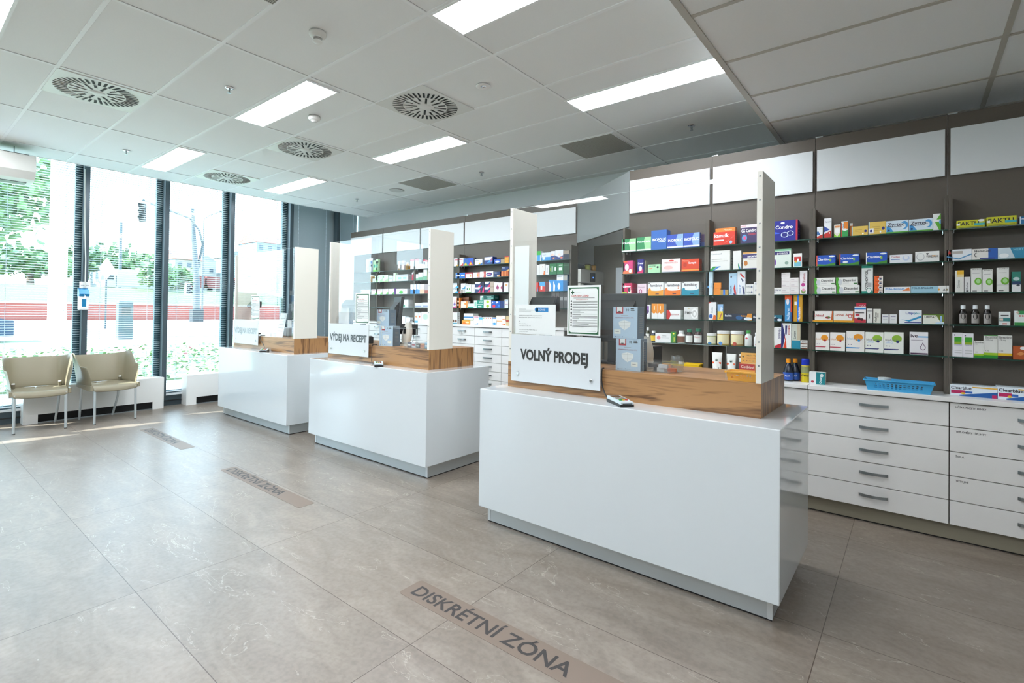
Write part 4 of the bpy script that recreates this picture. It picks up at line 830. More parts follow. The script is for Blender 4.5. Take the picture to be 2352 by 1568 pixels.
DATA = '''
A|1|box|2.070|0.141|-4.335|1.976|0.121|0.085|1|2f8a55|r0,0,1,.12,e6e6e2;p.6,.12,1,.12,1,1,.58,1,.5,.7,9fcf9a;tFOLANDROL,.06,.6,.14,ffffff|green box with pale corner, leftmost of two
A|1|box|1.922|0.137|-4.335|1.976|0.125|0.082|1|2f8a55|r0,0,1,.12,e6e6e2;p.6,.12,1,.12,1,1,.58,1,.5,.7,9fcf9a;tFOLANDROL,.06,.6,.14,ffffff|green box with pale corner against tall blue box
A|1|box|1.780|0.143|-4.335|1.976|0.175|0.086|1|3566b0|tINOFOLIC,.08,.46,.13,ffffff;r.45,.38,.92,.42,cfdcf0|tall blue box
A|1|box|1.632|0.141|-4.335|1.976|0.124|0.085|1|2f4fae|r0,.06,1,.16,e6eef8;p.62,.16,1,.16,1,1,.66,1,.5,.5,88aadf;tINOFOLIC,.06,.5,.18,ffffff|blue box with pale corner beside tall blue box
A|1|box|1.490|0.138|-4.335|1.976|0.125|0.036|1|2f4fae|r0,.06,1,.16,e6eef8;p.62,.16,1,.16,1,1,.66,1,.5,.5,88aadf;tINOFOLIC,.06,.5,.18,ffffff|blue box with pale corner, rightmost
A|1|box|1.407|0.037|-4.375|1.976|0.112|0.040|1|3a2148|r0,0,1,.4,2a3a70|dark purple box at the shelf end
A|2|box|2.077|0.098|-4.335|1.770|0.123|0.059|1|d23a78|p0,0,1,0,1,.35,0,.2,f07a4a;e.4,.5,.2,.25,f4e8ea;e.75,.22,.16,.14,f0eef4;r.05,.87,.45,.97,f0603a|pink and orange box with round emblems
A|2|box|1.953|0.057|-4.335|1.770|0.129|0.026|1|231f7a|p0,0,1,0,1,.3,0,.1,d8306a;e.5,.35,.28,.18,f2e6ea;tCrestal,.08,.66,.13,ffffff|small navy and pink box
A|2|box|1.927|0.019|-4.365|1.770|0.121|0.040|1|b9b299||thin beige box beside the navy one
A|2|box|1.825|0.111|-4.335|1.770|0.077|0.067|1|a9d9ae|tNEOFEM,.1,.72,.15,5a8a62;r.08,.45,.38,.56,e8754a;e.83,.65,.09,.12,2a2a2a|pale green low box
A|2|box|1.668|0.166|-4.335|1.770|0.117|0.100|1|eedcd8|e.52,.87,.14,.06,d23a30;tMENOPAUZA,.16,.66,.12,c0504a;e.35,.35,.25,.15,e6b9b2;r.03,0,1,.07,b8b6c0|pale pink box with red oval
A|2|box|1.498|0.150|-4.335|1.770|0.107|0.036|2|d8431f|r0,.08,1,.17,f0a040;tSarapis,.4,.62,.16,ffffff;e.2,.55,.11,.18,b83418;tWalmark,.04,.82,.1,f8e0c0|wide orange-red box with gold stripe
A|3|box|2.086|0.097|-4.335|1.565|0.120|0.036|3|d0245a|e.8,.3,.16,.35,f0d8cc;e.76,.48,.13,.16,2a1a1c;r.05,.2,.5,.33,a8c840;tGS,.1,.66,.16,ffffff;r.3,.68,.9,.76,f4dfe6|crimson box with a woman picture
A|3|box|1.937|0.083|-4.335|1.565|0.111|0.050|1|e6cfd8|e.35,.35,.18,.2,a8306a;e.35,.35,.1,.12,e6cfd8;tMamavit,.08,.66,.12,90607a|pale pink box with round mother emblem
A|3|box|1.807|0.143|-4.335|1.565|0.119|0.086|1|ececea|r0,0,1,.45,e89a20;e.55,.46,.42,.1,e8e8e4;e.12,.45,.08,.12,e89a20;p.05,0,.22,0,.2,.36,.08,.36,e89a20;tfemibion,.14,.68,.2,4a4a55;t1,.8,.5,.17,e89a20;r.5,.1,.72,.16,4a2a4a;r.02,.92,.16,.97,333333|white and yellow box numbered 1
A|3|box|1.651|0.146|-4.335|1.565|0.118|0.088|1|ececea|r0,0,1,.45,e87a20;e.55,.46,.42,.1,e8e8e4;e.12,.45,.08,.12,e87a20;p.05,0,.22,0,.2,.36,.08,.36,e87a20;tfemibion,.14,.68,.2,4a4a55;t2,.8,.5,.17,e87a20;r.5,.1,.72,.16,4a2a4a;r.02,.92,.16,.97,333333|white and orange box numbered 2
A|3|box|1.497|0.145|-4.335|1.565|0.118|0.035|3|ececea|r0,0,1,.45,1a8fa8;e.55,.46,.42,.1,e8e8e4;e.12,.45,.08,.12,1a8fa8;p.05,0,.22,0,.2,.36,.08,.36,1a8fa8;tfemibion,.14,.68,.2,4a4a55;t3,.8,.5,.17,1a8fa8;r.5,.1,.72,.16,4a2a4a;r.02,.92,.16,.97,333333|white and teal box numbered 3
A|4|box|1.931|0.042|-4.335|1.358|0.085|0.025|1|e6e6e2|e.4,.35,.3,.3,7a3a90|white box with purple spot behind mask boxes
A|4|box|1.883|0.048|-4.335|1.358|0.127|0.029|1|ececea|r.12,.45,.85,.9,8a55a5;e.6,.5,.2,.15,4a2a60;e.7,.08,.08,.04,5a9a40|narrow white and purple upright box
A|4|box|1.786|0.111|-4.335|1.358|0.135|0.066|1|ececea|r0,.45,1,1,e8901a;e.2,.45,.14,.1,e8901a;e.5,.45,.14,.1,e8901a;e.8,.45,.14,.1,e8901a;r.48,0,.5,1,c8c8c4;r.2,.6,.27,.85,fff0c8;r.7,.6,.77,.85,fff0c8|orange over white pair-printed box
A|4|box|1.640|0.125|-4.335|1.358|0.080|0.075|1|ececea|p0,0,.18,0,.32,.5,.18,1,0,1,c82a28;tESTREVA,.34,.42,.16,b04a48|white low box with red left end
A|4|box|1.488|0.119|-4.335|1.358|0.108|0.036|2|d9d9d6|e.75,.45,.26,.42,f2f2f0;e.75,.45,.17,.28,c9c9c6;e.75,.45,.09,.15,f2f2f0;tPMX,.06,.42,.22,8a8a88;e.35,.88,.04,.04,c8a030|pale grey box with spiral rings
A|5|bottle|1.924|0.045|-4.325|1.152|0.124|0.000|1|e6e6e2||white bottle half behind mask boxes
A|5|bottle|1.879|0.037|-4.325|1.152|0.126|0.000|1|3a3a1e|lab,e6e6e0|dark bottle with tall white cap
A|5|bottle|1.828|0.053|-4.325|1.152|0.099|0.000|1|20283c|lab,e8c030|dark jar with yellow label and white cap
A|5|box|1.730|0.141|-4.325|1.152|0.079|0.085|1|ececea|e.22,.5,.12,.22,e88a90;tTest C,.42,.68,.14,888888;r.4,.48,.9,.52,c0c0c0|white low box with pink disc
A|5|box|1.637|0.041|-4.325|1.152|0.095|0.025|1|3a8a2a|vLexin,.68,.12,.5,f0e840;e.55,.84,.2,.07,f0e040|narrow green upright box
A|5|bottle|1.578|0.072|-4.325|1.152|0.107|0.000|1|e6e6e2|lab,7a4a30|white bottle with brown label
A|5|bottle|1.507|0.064|-4.325|1.152|0.121|0.000|1|3a2220|lab,e8e8e2;cap,1f7a58|brown bottle with green cap beside white bottle
A|5|bottle|1.434|0.074|-4.325|1.152|0.130|0.000|1|3a2220|lab,e8e8e2;cap,1f7a58;tNiacin,.2,.4,.1,c03028|brown bottle with green cap at shelf end
B|1|box|1.226|0.159|-4.385|1.976|0.150|0.040|1|e8862a|tMuscles,.42,.85,.1,fff0d0|orange box standing behind a red box
B|1|box|1.220|0.171|-4.335|1.976|0.111|0.046|1|d8341c|tkamzik,.05,.6,.26,ffffff;r.02,.33,.48,.42,cfe0ea;p.45,.1,.8,.45,.98,.72,.84,.5,.6,.24,f6f0ea;e.8,.2,.07,.12,9cc4e0|red box with white leaping animal
B|1|box|1.033|0.123|-4.335|1.976|0.152|0.074|1|3a2a5c|r0,.84,1,1,eadfe4;tMSM,.05,.88,.08,c83a50;tGS Condro,.06,.6,.17,ffffff;tDIAMANT,.5,.44,.1,e04a50;e.25,.3,.16,.18,4a9ad0;e.27,.3,.09,.1,e0508a|purple box with glowing joint picture
B|1|box|0.775|0.176|-4.335|1.976|0.158|0.105|1|10188c|r.93,0,1,1,b81a3a;tCondro,.14,.6,.17,ffffff;e.42,.88,.08,.05,e8e8f4;e.5,.3,.15,.13,d8e4ff;e.5,.3,.12,.1,10187c;e.72,.36,.13,.12,d8e4ff;e.72,.36,.1,.09,10187c;p0,.5,.3,.4,.3,.37,0,.35,3a60e0|large royal blue box with two heart rings
B|2|box|1.252|0.156|-4.335|1.770|0.163|0.093|1|e4e4df|p0,0,.1,0,.35,.2,.15,.2,0,.06,2a9a3a;p.1,0,.2,0,.55,.2,.38,.2,2a80c8;tCondrosulf,.06,.8,.08,6a7a8a;r.06,.45,.9,.47,b0b0ac;r.06,.55,.6,.57,b0b0ac|large white box with green-blue corner stripes
B|2|box|1.119|0.061|-4.335|1.770|0.153|0.036|1|e4e4df|p.62,.35,.95,.05,.95,0,.8,0,2a80c8;p.62,.35,.85,0,.72,0,.62,.2,2a9a3a|narrow white upright box with stripe corner
B|2|box|1.019|0.113|-4.335|1.770|0.136|0.068|1|e6e4dc|r0,.64,1,.88,30286a;r0,.92,1,1,d8a050;tproenzi,.32,.69,.15,ffffff;e.2,.35,.13,.15,c07830;r.4,.55,.95,.57,9a8a70;r.05,0,1,.05,30286a|cream box with indigo band left of tall post
B|2|box|0.805|0.149|-4.335|1.770|0.144|0.089|1|d8e4da|r0,.9,1,1,7ab890;r.05,.7,.92,.87,30286a;tproenzi,.36,.73,.12,ffffff;e.2,.3,.12,.2,7a5aa0;e.8,.25,.09,.08,8aa89a|pale green box with indigo band right of tall post
B|2|box|0.686|0.057|-4.335|1.770|0.105|0.034|1|ececea|r.1,.42,.9,.75,c8302c;r.1,.06,.9,.4,7ac0d0;e.3,.4,.14,.07,e8b830;e.55,.5,.12,.12,ffffff|small white box with red and cyan print
B|3|box|1.338|0.057|-4.335|1.565|0.195|0.034|1|c4dbe6|vAulin gel,.7,.3,.3,4a8ac0;e.35,.35,.12,.05,4a90c8|tall pale blue box beside shelf post
B|3|box|1.274|0.054|-4.335|1.565|0.054|0.032|1|e88a20||orange cube box, lower of two
B|3|box|1.217|0.059|-4.335|1.565|0.044|0.036|1|b09040|r.35,0,.62,1,2a78d8|small tan box with blue stripe
B|3|box|1.151|0.060|-4.335|1.565|0.177|0.036|1|b6d6ea|e.3,.83,.1,.05,3a3a50;vFastum,.25,.05,.45,3a6a90;p.6,.3,.75,.5,.95,.1,.95,0,.75,0,c8302c;p.6,.1,.95,.0,.8,0,.6,.0,28306a|tall light blue box with red swoosh
B|3|box|1.086|0.060|-4.335|1.565|0.191|0.036|1|e6eaee|vFlector EP,.3,.05,.5,3a80c0;p.3,.9,.5,.9,1,.7,.6,.75,c8302c;p.4,.75,.8,.6,.7,.5,28406a;p.62,.35,.78,.35,.98,.05,.8,0,28306a|tall white box with running figure
B|3|box|1.024|0.060|-4.335|1.565|0.043|0.036|1|e6e6e2|tOTHEL,.08,.3,.3,5a6a70;p.75,.25,.75,.75,.9,.5,2a3a90|low white box with blue arrow, lower
B|3|box|0.978|0.029|-4.335|1.565|0.101|0.025|1|e6e6e2|e.6,.85,.25,.08,b0b0c0;e.6,.35,.25,.08,b0b0c0|white box tucked behind the tall post
B|3|box|0.868|0.017|-4.335|1.565|0.185|0.025|1|b85a3a||rust coloured box edge right of the post
B|3|box|0.826|0.062|-4.335|1.565|0.052|0.037|1|e6e6e2|tVoltaren,.06,.55,.28,28306a;r.1,.3,.35,.45,28306a|low white box with navy lettering
B|3|box|0.765|0.058|-4.335|1.565|0.044|0.035|1|e2dedb|r.1,.3,.9,.36,c8b8b8;r.1,.6,.5,.68,b8a8b0|bottom plain white box, left column of four
B|3|box|0.706|0.057|-4.335|1.565|0.044|0.034|1|e2dedb|r.1,.3,.9,.36,c8b8b8;r.1,.6,.5,.68,b8a8b0|bottom plain white box, right column of three
B|3|box|0.646|0.049|-4.335|1.565|0.177|0.029|1|e6dfe2|e.45,.4,.25,.08,b83a8a;vTantum,.6,.5,.4,a04a50;e.5,.12,.3,.1,7a9a50;e.5,.18,.2,.06,e09ab8|tall white box with magenta disc
B|3|box|1.024|0.059|-4.335|1.608|0.041|0.035|1|e6e6e2|tOTHEL,.08,.3,.3,5a6a70;p.75,.25,.75,.75,.9,.5,2a3a90|low white box with blue arrow, upper
B|3|box|0.765|0.058|-4.335|1.609|0.041|0.035|1|e2dedb|r.1,.3,.9,.36,c8b8b8;r.1,.6,.5,.68,b8a8b0|second plain white box, left column of four
B|3|box|1.271|0.054|-4.335|1.619|0.049|0.032|1|e88a20||orange cube box, upper of two
B|3|box|0.706|0.057|-4.335|1.609|0.042|0.034|1|e2dedb|r.1,.3,.9,.36,c8b8b8;r.1,.6,.5,.68,b8a8b0|middle plain white box, right column of three
B|3|box|0.765|0.058|-4.335|1.649|0.040|0.035|1|e2dedb|r.1,.3,.9,.36,c8b8b8;r.1,.6,.5,.68,b8a8b0|third plain white box, left column of four
B|3|box|0.707|0.057|-4.335|1.650|0.041|0.034|1|e2dedb|r.1,.3,.9,.36,c8b8b8;r.1,.6,.5,.68,b8a8b0|topmost plain white box, right column of three
B|3|box|0.766|0.058|-4.335|1.690|0.042|0.035|1|e2dedb|r.1,.3,.9,.36,c8b8b8;r.1,.6,.5,.68,b8a8b0|topmost plain white box, left column of four
B|4|box|1.311|0.059|-4.335|1.358|0.149|0.035|1|ececea|p0,1,0,.88,.3,1,c8302c;vDolgit,.45,.4,.4,6a8a9a;e.3,.2,.25,.12,2a60b0;p.55,0,1,0,1,.25,.7,.3,e8701a|upright white box with orange corner
B|4|box|1.247|0.044|-4.335|1.358|0.131|0.026|1|8ab4dc|r0,0,1,.55,e8c830;vdip,.7,.55,.35,ffffff;p.3,.1,.7,.45,.8,.4,.45,.05,a83a50|narrow yellow and blue upright box
B|4|box|1.111|0.215|-4.335|1.358|0.055|0.110|1|16243a|tIbalgin,.04,.55,.28,ffffff;e.55,.4,.12,.3,1a5a90;p.85,0,1,0,1,1,.85,1,.8,.5,e0921a;e.86,.25,.14,.22,dfeaf4;tKrém,.61,.55,.24,f0a030|long dark tube box with orange end
B|4|box|0.959|0.075|-4.335|1.358|0.049|0.045|1|16243a|tIbal,.04,.45,.3,ffffff|dark tube box running behind the post
B|4|box|0.831|0.081|-4.335|1.358|0.047|0.048|1|1a6a80|e.55,.3,.2,.3,10243a;e.8,.2,.2,.2,dfeaf4;tgel,.2,.5,.28,ffffff|teal tube box right of the post
B|4|box|0.751|0.038|-4.335|1.358|0.201|0.025|1|3a90c8|r0,.82,1,1,e0501a;e.5,.75,.25,.12,e8e8f0;vVoltaren,.7,.05,.6,dff0fa|tall blue box with orange top
B|4|box|0.727|0.009|-4.335|1.358|0.198|0.025|1|d8401a|r0,0,1,.35,28508a|thin red box beside tall blue box
B|4|box|0.681|0.059|-4.335|1.358|0.200|0.035|1|c8951e|r.38,0,.62,1,2a78d8;vMagnezium,.62,.05,.55,ffffff;r.1,.62,.35,.75,f0f0e8|tall gold box with blue band
B|5|jar|1.328|0.088|-4.325|1.152|0.093|0.000|1|8a9a3a|jar;lab,e8e4c8;cap,ececea;e.5,.12,.17,.12,2a78b0|white-lidded green-banded jar, smallest
B|5|jar|1.231|0.103|-4.325|1.152|0.118|0.000|1|c8a030|jar;lab,eadfb0;cap,ececea;e.4,.12,.16,.12,3a80c8|white-lidded yellow jar with blue mark
B|5|jar|1.123|0.106|-4.325|1.152|0.120|0.000|1|b88a3a|jar;lab,eadfb0;cap,ececea;e.42,.12,.16,.12,b83a20|white-lidded yellow jar with red mark
B|5|bottle|1.033|0.054|-4.325|1.152|0.127|0.000|1|e8ece8|cap,2f9a38;e.35,.5,.18,.06,c83040|white lotion bottle with green cap
B|5|bottle|0.970|0.045|-4.325|1.152|0.111|0.000|1|e8e8e6|e.5,.15,.12,.05,c83040|white bottle half behind the post
B|5|box|0.852|0.030|-4.325|1.152|0.157|0.025|1|e6e6e2|p0,0,.9,0,.8,.5,0,.9,3a9a20;e.4,.7,.2,.06,a8c840|white box with green swoosh
B|5|box|0.814|0.042|-4.325|1.152|0.161|0.025|1|ececea|p0,0,1,0,1,.22,0,.1,c02030;dHirudoid,.72,.92,.6,3a3070|upright white box with red base
B|5|box|0.758|0.068|-4.325|1.152|0.192|0.041|1|ececea|p0,0,.15,0,.4,.5,.1,1,0,1,23286a;p.2,0,.55,0,.5,.3,.3,.55,.4,.3,d8401a;dHEMEROX,.8,.92,.4,b83a30;p.4,.55,.55,.55,.6,.9,.4,.9,23286a|large white box with navy and red swoosh
B|5|box|0.692|0.058|-4.325|1.152|0.189|0.035|1|c8ccc0|r0,0,1,.33,1a86a0;vLioton,.35,.4,.38,23303a;r.6,.35,1,1,c0b49a|silver box with teal base
B|5|box|0.639|0.046|-4.325|1.152|0.036|0.028|1|e4e0da|r0,0,1,.25,6a3a20;tLeioton,.06,.42,.4,2a2a2a|lower small white box with brown base
B|5|box|0.639|0.046|-4.325|1.188|0.031|0.028|1|e4e0da|r0,0,1,.25,6a3a20;tLeioton,.06,.42,.4,2a2a2a|upper small white box with brown base
C|1|box|0.542|0.036|-4.335|1.976|0.086|0.025|1|e6e8ea|p0,0,1,0,1,.35,0,.15,c02820;p0,.3,.6,.3,.3,.6,0,.6,3a6aa8;tNasivin,.12,.78,.1,33405a|small white box with red foot
C|1|box|0.492|0.044|-4.335|1.976|0.145|0.027|1|e6e8ea|p0,0,1,0,1,.38,0,.2,c02820;p0,.3,.8,.42,0,.6,2a4aa0;tAtrovin,.1,.78,.08,33405a;e.75,.25,.06,.05,ffffff|tall white box with red foot
C|1|box|0.433|0.038|-4.335|1.976|0.093|0.025|1|e8e4d8|p0,0,1,0,1,.35,.5,.05,0,.3,8ac83a;e.5,.5,.35,.2,f2f2f0;r.1,.75,.9,.9,d8905a|white box with green and yellow foot
C|1|box|0.388|0.040|-4.335|1.976|0.113|0.025|1|e8ecea|r.35,.5,1,.95,e8882a;r.12,0,1,.42,2a9a4a;e.55,.45,.33,.08,f2f2f0;vOlynth,.28,.55,.35,3a6a9a;r0,0,.1,.9,d04a20|orange and green upright box
C|1|box|0.350|0.016|-4.365|1.976|0.099|0.040|1|e08a3a|r0,.8,1,1,e8e8e4|orange-white upright box behind yellow
C|1|box|0.298|0.095|-4.335|1.976|0.068|0.026|1|e0bd5a|r0,0,.06,1,9acbe0;e.86,.45,.09,.13,1f2a7a;e.7,.2,.05,.08,ffffff;r.2,.3,.6,.33,b89040;r.2,.45,.65,.48,b89040;r.2,.6,.65,.63,b89040|yellow low box with dark disc, shorter
C|1|box|0.198|0.097|-4.335|1.976|0.090|0.058|1|e0bd5a|r0,0,.06,1,9acbe0;e.86,.45,.09,.13,1f2a7a;e.7,.2,.05,.08,ffffff;r.2,.3,.6,.33,b89040;r.2,.45,.65,.48,b89040;r.2,.6,.65,.63,b89040;r0,.1,.3,.5,e8e8ec;e.15,.3,.08,.1,1f2a7a|yellow box with dark discs, taller
C|1|box|0.086|0.122|-4.335|1.976|0.087|0.073|1|d3e2ec|p.02,.1,.35,.1,.2,.45,.02,.6,3a90cc;e.82,.6,.16,.32,4a9ad4;e.74,.55,.14,.22,dfe8ee;r0,0,1,.12,5aa83a;tZyrtec,.06,.56,.28,4a4a58;r.06,.5,.7,.53,3a3a48;e.12,.24,.05,.07,1a2a60|white and sky-blue swirl box, left one
C|1|box|-0.039|0.123|-4.335|1.976|0.085|0.074|1|d3e2ec|p.02,.1,.35,.1,.2,.45,.02,.6,3a90cc;e.82,.6,.16,.32,4a9ad4;e.74,.55,.14,.22,dfe8ee;r0,0,1,.12,5aa83a;tZyrtec,.06,.56,.28,4a4a58;r.06,.5,.7,.53,3a3a48;e.12,.24,.05,.07,1a2a60|white and sky-blue swirl box, right one
C|1|box|-0.122|0.039|-4.335|1.976|0.110|0.025|1|e6eae6|p.45,.65,1,1,1,.65,5aaa2a;p.25,.5,1,.5,1,0,.8,0,5aaa2a;e1,.5,.25,.12,6ab0e0;r0,.53,.8,.64,f0f2f0|tall white box with green chevrons
C|2|box|0.503|0.119|-4.335|1.770|0.080|0.071|1|1450b4|p0,0,1,0,1,.3,.5,.12,0,.2,3f8a2a;r0,0,.05,1,e05a40;tClaritine,.07,.52,.2,ffffff;e.82,.86,.16,.07,e8f0f4;e.74,.52,.05,.14,8ab84a|bright blue meadow box, leftmost of three
C|2|box|0.359|0.118|-4.335|1.770|0.080|0.071|1|1450b4|p0,0,1,0,1,.3,.5,.12,0,.2,3f8a2a;r0,0,.05,1,e05a40;tClaritine,.07,.52,.2,ffffff;e.82,.86,.16,.07,e8f0f4;e.74,.52,.05,.14,8ab84a;e.3,.28,.13,.1,f0f2f4|bright blue meadow box, middle of three
C|2|box|0.201|0.120|-4.335|1.770|0.082|0.072|1|1450b4|p0,0,1,0,1,.3,.5,.12,0,.2,3f8a2a;r0,0,.05,1,e05a40;tClaritine,.07,.52,.2,ffffff;e.82,.86,.16,.07,e8f0f4;e.74,.52,.05,.14,8ab84a;r0,0,.05,1,e8e8ea|bright blue meadow box, rightmost of three
C|2|box|0.065|0.122|-4.335|1.770|0.058|0.073|1|e2e4e8|tCordiax,.06,.66,.18,b83a40;r.05,.38,.45,.48,6a8ac0;e.72,.55,.16,.3,c0cce4;e.72,.62,.09,.2,e2e4e8|low white box with blue beads
C|2|box|-0.073|0.124|-4.335|1.770|0.071|0.074|1|e6e6e2|e.22,.5,.17,.36,b8b8b8;e.22,.52,.14,.3,e6e6e2;p.45,.82,.5,.6,.57,.82,1a1a1a;tVIRDAX,.45,.42,.2,5a5a5a;r.7,.5,.85,.6,c8883a|low white box with grey globe outline
C|3|box|0.506|0.135|-4.335|1.565|0.063|0.081|1|e6e6e0|p0,0,.12,0,.2,.3,.1,1,0,1,4aa02a;e.2,.4,.1,.4,c8ccd0;tDasmini,.34,.48,.3,555555;r.82,.14,.98,.28,3a7a3a;r.34,.25,.6,.29,b8b8b8|white box with green leaf end, lower left
C|3|box|0.366|0.135|-4.335|1.565|0.061|0.081|1|e6e6e0|p0,0,.12,0,.2,.3,.1,1,0,1,4aa02a;e.2,.4,.1,.4,c8ccd0;tDasmini,.34,.48,.3,555555;r.82,.14,.98,.28,3a7a3a;r.34,.25,.6,.29,b8b8b8|white box with green leaf end, lower right
C|3|box|0.253|0.065|-4.335|1.565|0.196|0.039|1|e0e3e0|r0,.91,1,1,1f8f7a;r0,0,1,.09,1f8f7a;e.65,.1,.24,.1,1f8f7a;e.65,.1,.19,.08,dfe6e2;vOCTANOVÝ GEL,.42,.14,.7,1c1c1c;r.55,.23,.88,.38,a8a8a8;r.55,.82,.85,.86,a8a8a8|tall white gel box with green ends
C|3|box|0.188|0.047|-4.335|1.565|0.034|0.028|1|ece6e0|p0,0,.45,0,.6,1,0,1,e8601a;tTantum,.12,.55,.3,8a3a10;e.72,.25,.15,.15,1a2a50|lowest small orange box in the stack of four
C|3|box|0.085|0.143|-4.335|1.565|0.043|0.086|1|e8eaec|tPolo-Balsam,.05,.5,.36,1a80c8;r.05,.2,.45,.26,b0c0d0;p.68,.35,.95,.9,.98,.35,e8803a|long white tube box with blue script
C|3|box|-0.086|0.194|-4.335|1.565|0.045|0.110|1|9cc6d6|r.73,0,1,1,e6e6e2;tPOLO-BALSAM,.03,.6,.26,1a4a6a;e.74,.45,.03,.15,e8a030;p.84,.3,.88,.6,.91,.3,3a3a3a;p.91,.3,.95,.6,.98,.3,6a5a20|long pale blue tube box overhanging the post
C|3|box|0.188|0.047|-4.335|1.599|0.029|0.028|1|ece6e0|p0,0,.45,0,.6,1,0,1,e8601a;tTantum,.12,.55,.3,8a3a10;e.72,.25,.15,.15,1a2a50|second lowest small orange box in the stack of four
C|3|box|0.510|0.131|-4.335|1.628|0.056|0.079|1|e6e6e0|p0,0,.12,0,.2,.3,.1,1,0,1,4aa02a;e.2,.4,.1,.4,c8ccd0;tDasmini,.34,.48,.3,555555;r.82,.14,.98,.28,3a7a3a;r.34,.25,.6,.29,b8b8b8|white box with green leaf end, upper left
C|3|box|0.374|0.130|-4.335|1.626|0.057|0.078|1|e6e6e0|p0,0,.12,0,.2,.3,.1,1,0,1,4aa02a;e.2,.4,.1,.4,c8ccd0;tDasmini,.34,.48,.3,555555;r.82,.14,.98,.28,3a7a3a;r.34,.25,.6,.29,b8b8b8|white box with green leaf end, upper right
C|3|box|0.188|0.048|-4.335|1.628|0.029|0.029|1|ece6e0|p0,0,.45,0,.6,1,0,1,e8601a;tTantum,.12,.55,.3,8a3a10;e.72,.25,.15,.15,1a2a50|second highest small orange box in the stack of four
C|3|box|0.188|0.048|-4.335|1.657|0.029|0.029|1|ece6e0|p0,0,.45,0,.6,1,0,1,e8601a;tTantum,.12,.55,.3,8a3a10;e.72,.25,.15,.15,1a2a50|highest small orange box in the stack of four
C|4|box|0.520|0.128|-4.335|1.358|0.081|0.077|1|e8e4de|r0,0,1,.18,e0a020;p.9,.18,1,.18,1,1,.95,1,c05a20;tUrinal,.07,.5,.22,b83a40;e.75,.4,.13,.1,8a2020;e.8,.45,.05,.07,4a7a30|white and yellow box with berries
C|4|box|0.390|0.125|-4.335|1.358|0.082|0.075|1|e8e4de|r0,0,1,.18,e0a020;p.9,.18,1,.18,1,1,.95,1,c05a20;tUrinal Akut,.05,.55,.22,b85a40;e.8,.55,.09,.17,c83040;e.8,.55,.06,.11,e8e4de|white and yellow box with red ring
C|4|box|0.291|0.058|-4.385|1.358|0.141|0.040|1|c82a44|tMAX,.3,.82,.1,f0d0d8|red box peeking over the cranberry box
C|4|box|0.293|0.066|-4.335|1.358|0.115|0.040|1|ece8e6|p0,0,1,0,1,.2,0,.28,c03040;e.4,.25,.15,.08,3a1a1a;e.65,.2,.15,.08,3a1a1a;r0,.82,1,.92,2a80c8;r.08,.42,.45,.55,c03040;r.05,.58,.85,.63,2a2a2a|white upright box with cranberries
C|4|box|0.238|0.032|-4.335|1.358|0.100|0.025|1|dcdcd6|r.45,.3,.55,.6,333333;r.1,.8,.9,.86,8a8a8a|narrow grey-white upright box
C|4|box|0.196|0.042|-4.335|1.358|0.098|0.025|1|dcdcd0|vNeofuran,.35,.06,.8,3a3a30;r.55,.4,.7,.7,8a8a80|grey-white upright box with vertical lettering
C|4|box|0.150|0.038|-4.335|1.358|0.061|0.025|1|dedede|r.15,.7,.85,.78,8a8aa0;r.2,.4,.8,.44,b0b0b0|small plain white box, left of the pair
C|4|box|0.106|0.039|-4.335|1.358|0.062|0.025|1|dedede|r.15,.7,.85,.78,8a8aa0;r.2,.4,.8,.44,b0b0b0|small plain white box, right of the pair
C|4|box|0.014|0.120|-4.335|1.358|0.091|0.072|1|e6eaec|p.1,.3,.4,.25,.98,.6,.98,.45,.45,.14,2a90c0;tUtipro,.3,.7,.18,2a4a9a;tplus,.68,.7,.16,8ac0c8;r.25,.05,.98,.12,3a4a90|white box with blue wave
C|4|box|-0.106|0.108|-4.335|1.358|0.064|0.065|1|e6e6da|p.6,1,1,1,1,.2,.8,.3,6a7a20;r0,.9,1,1,5a7a20;tURIVAC,.08,.62,.2,2a2a1a;e.8,.1,.22,.1,c8dff0;r.82,.25,.9,.85,9ac0e0|white and olive box with waterfall
C|5|box|0.521|0.087|-4.325|1.152|0.129|0.052|1|eae6e0|e.66,.7,.26,.17,e0921a;tblokurima,.06,.58,.11,c88a4a;e.7,.55,.08,.06,b01a3a;p0,.16,.7,.16,.78,.21,0,.21,b01a3a;e.13,.34,.04,.02,7a6a8a;e.28,.34,.04,.02,7a6a8a|white box with orange disc, first from left
C|5|box|0.427|0.091|-4.325|1.152|0.132|0.055|1|eae6e0|e.66,.7,.26,.17,e0921a;tblokurima,.06,.58,.11,c88a4a;e.7,.55,.08,.06,b01a3a;p0,.16,.7,.16,.78,.21,0,.21,b01a3a;e.13,.34,.04,.02,7a6a8a;e.28,.34,.04,.02,7a6a8a|white box with orange disc, second from left
C|5|box|0.320|0.106|-4.325|1.152|0.145|0.064|1|eae6e0|e.66,.7,.26,.17,e0921a;tblokurima,.06,.58,.11,8ab4c8;e.7,.55,.08,.06,2a8ac8;p0,.16,.7,.16,.78,.21,0,.21,2a8ac8;e.13,.34,.04,.02,7a6a8a;e.28,.34,.04,.02,7a6a8a|white box with orange disc and blue spot
C|5|box|0.210|0.103|-4.325|1.152|0.142|0.062|1|e8eae2|e.66,.7,.26,.17,8fb83a;tblokurima,.06,.58,.11,6a6a70;e.7,.55,.08,.06,20286a;p0,.16,.7,.16,.78,.21,0,.21,20286a;e.13,.34,.04,.02,7a6a8a;e.28,.34,.04,.02,7a6a8a;tURO,.08,.47,.1,a0b8e0|white box with green disc, left of two
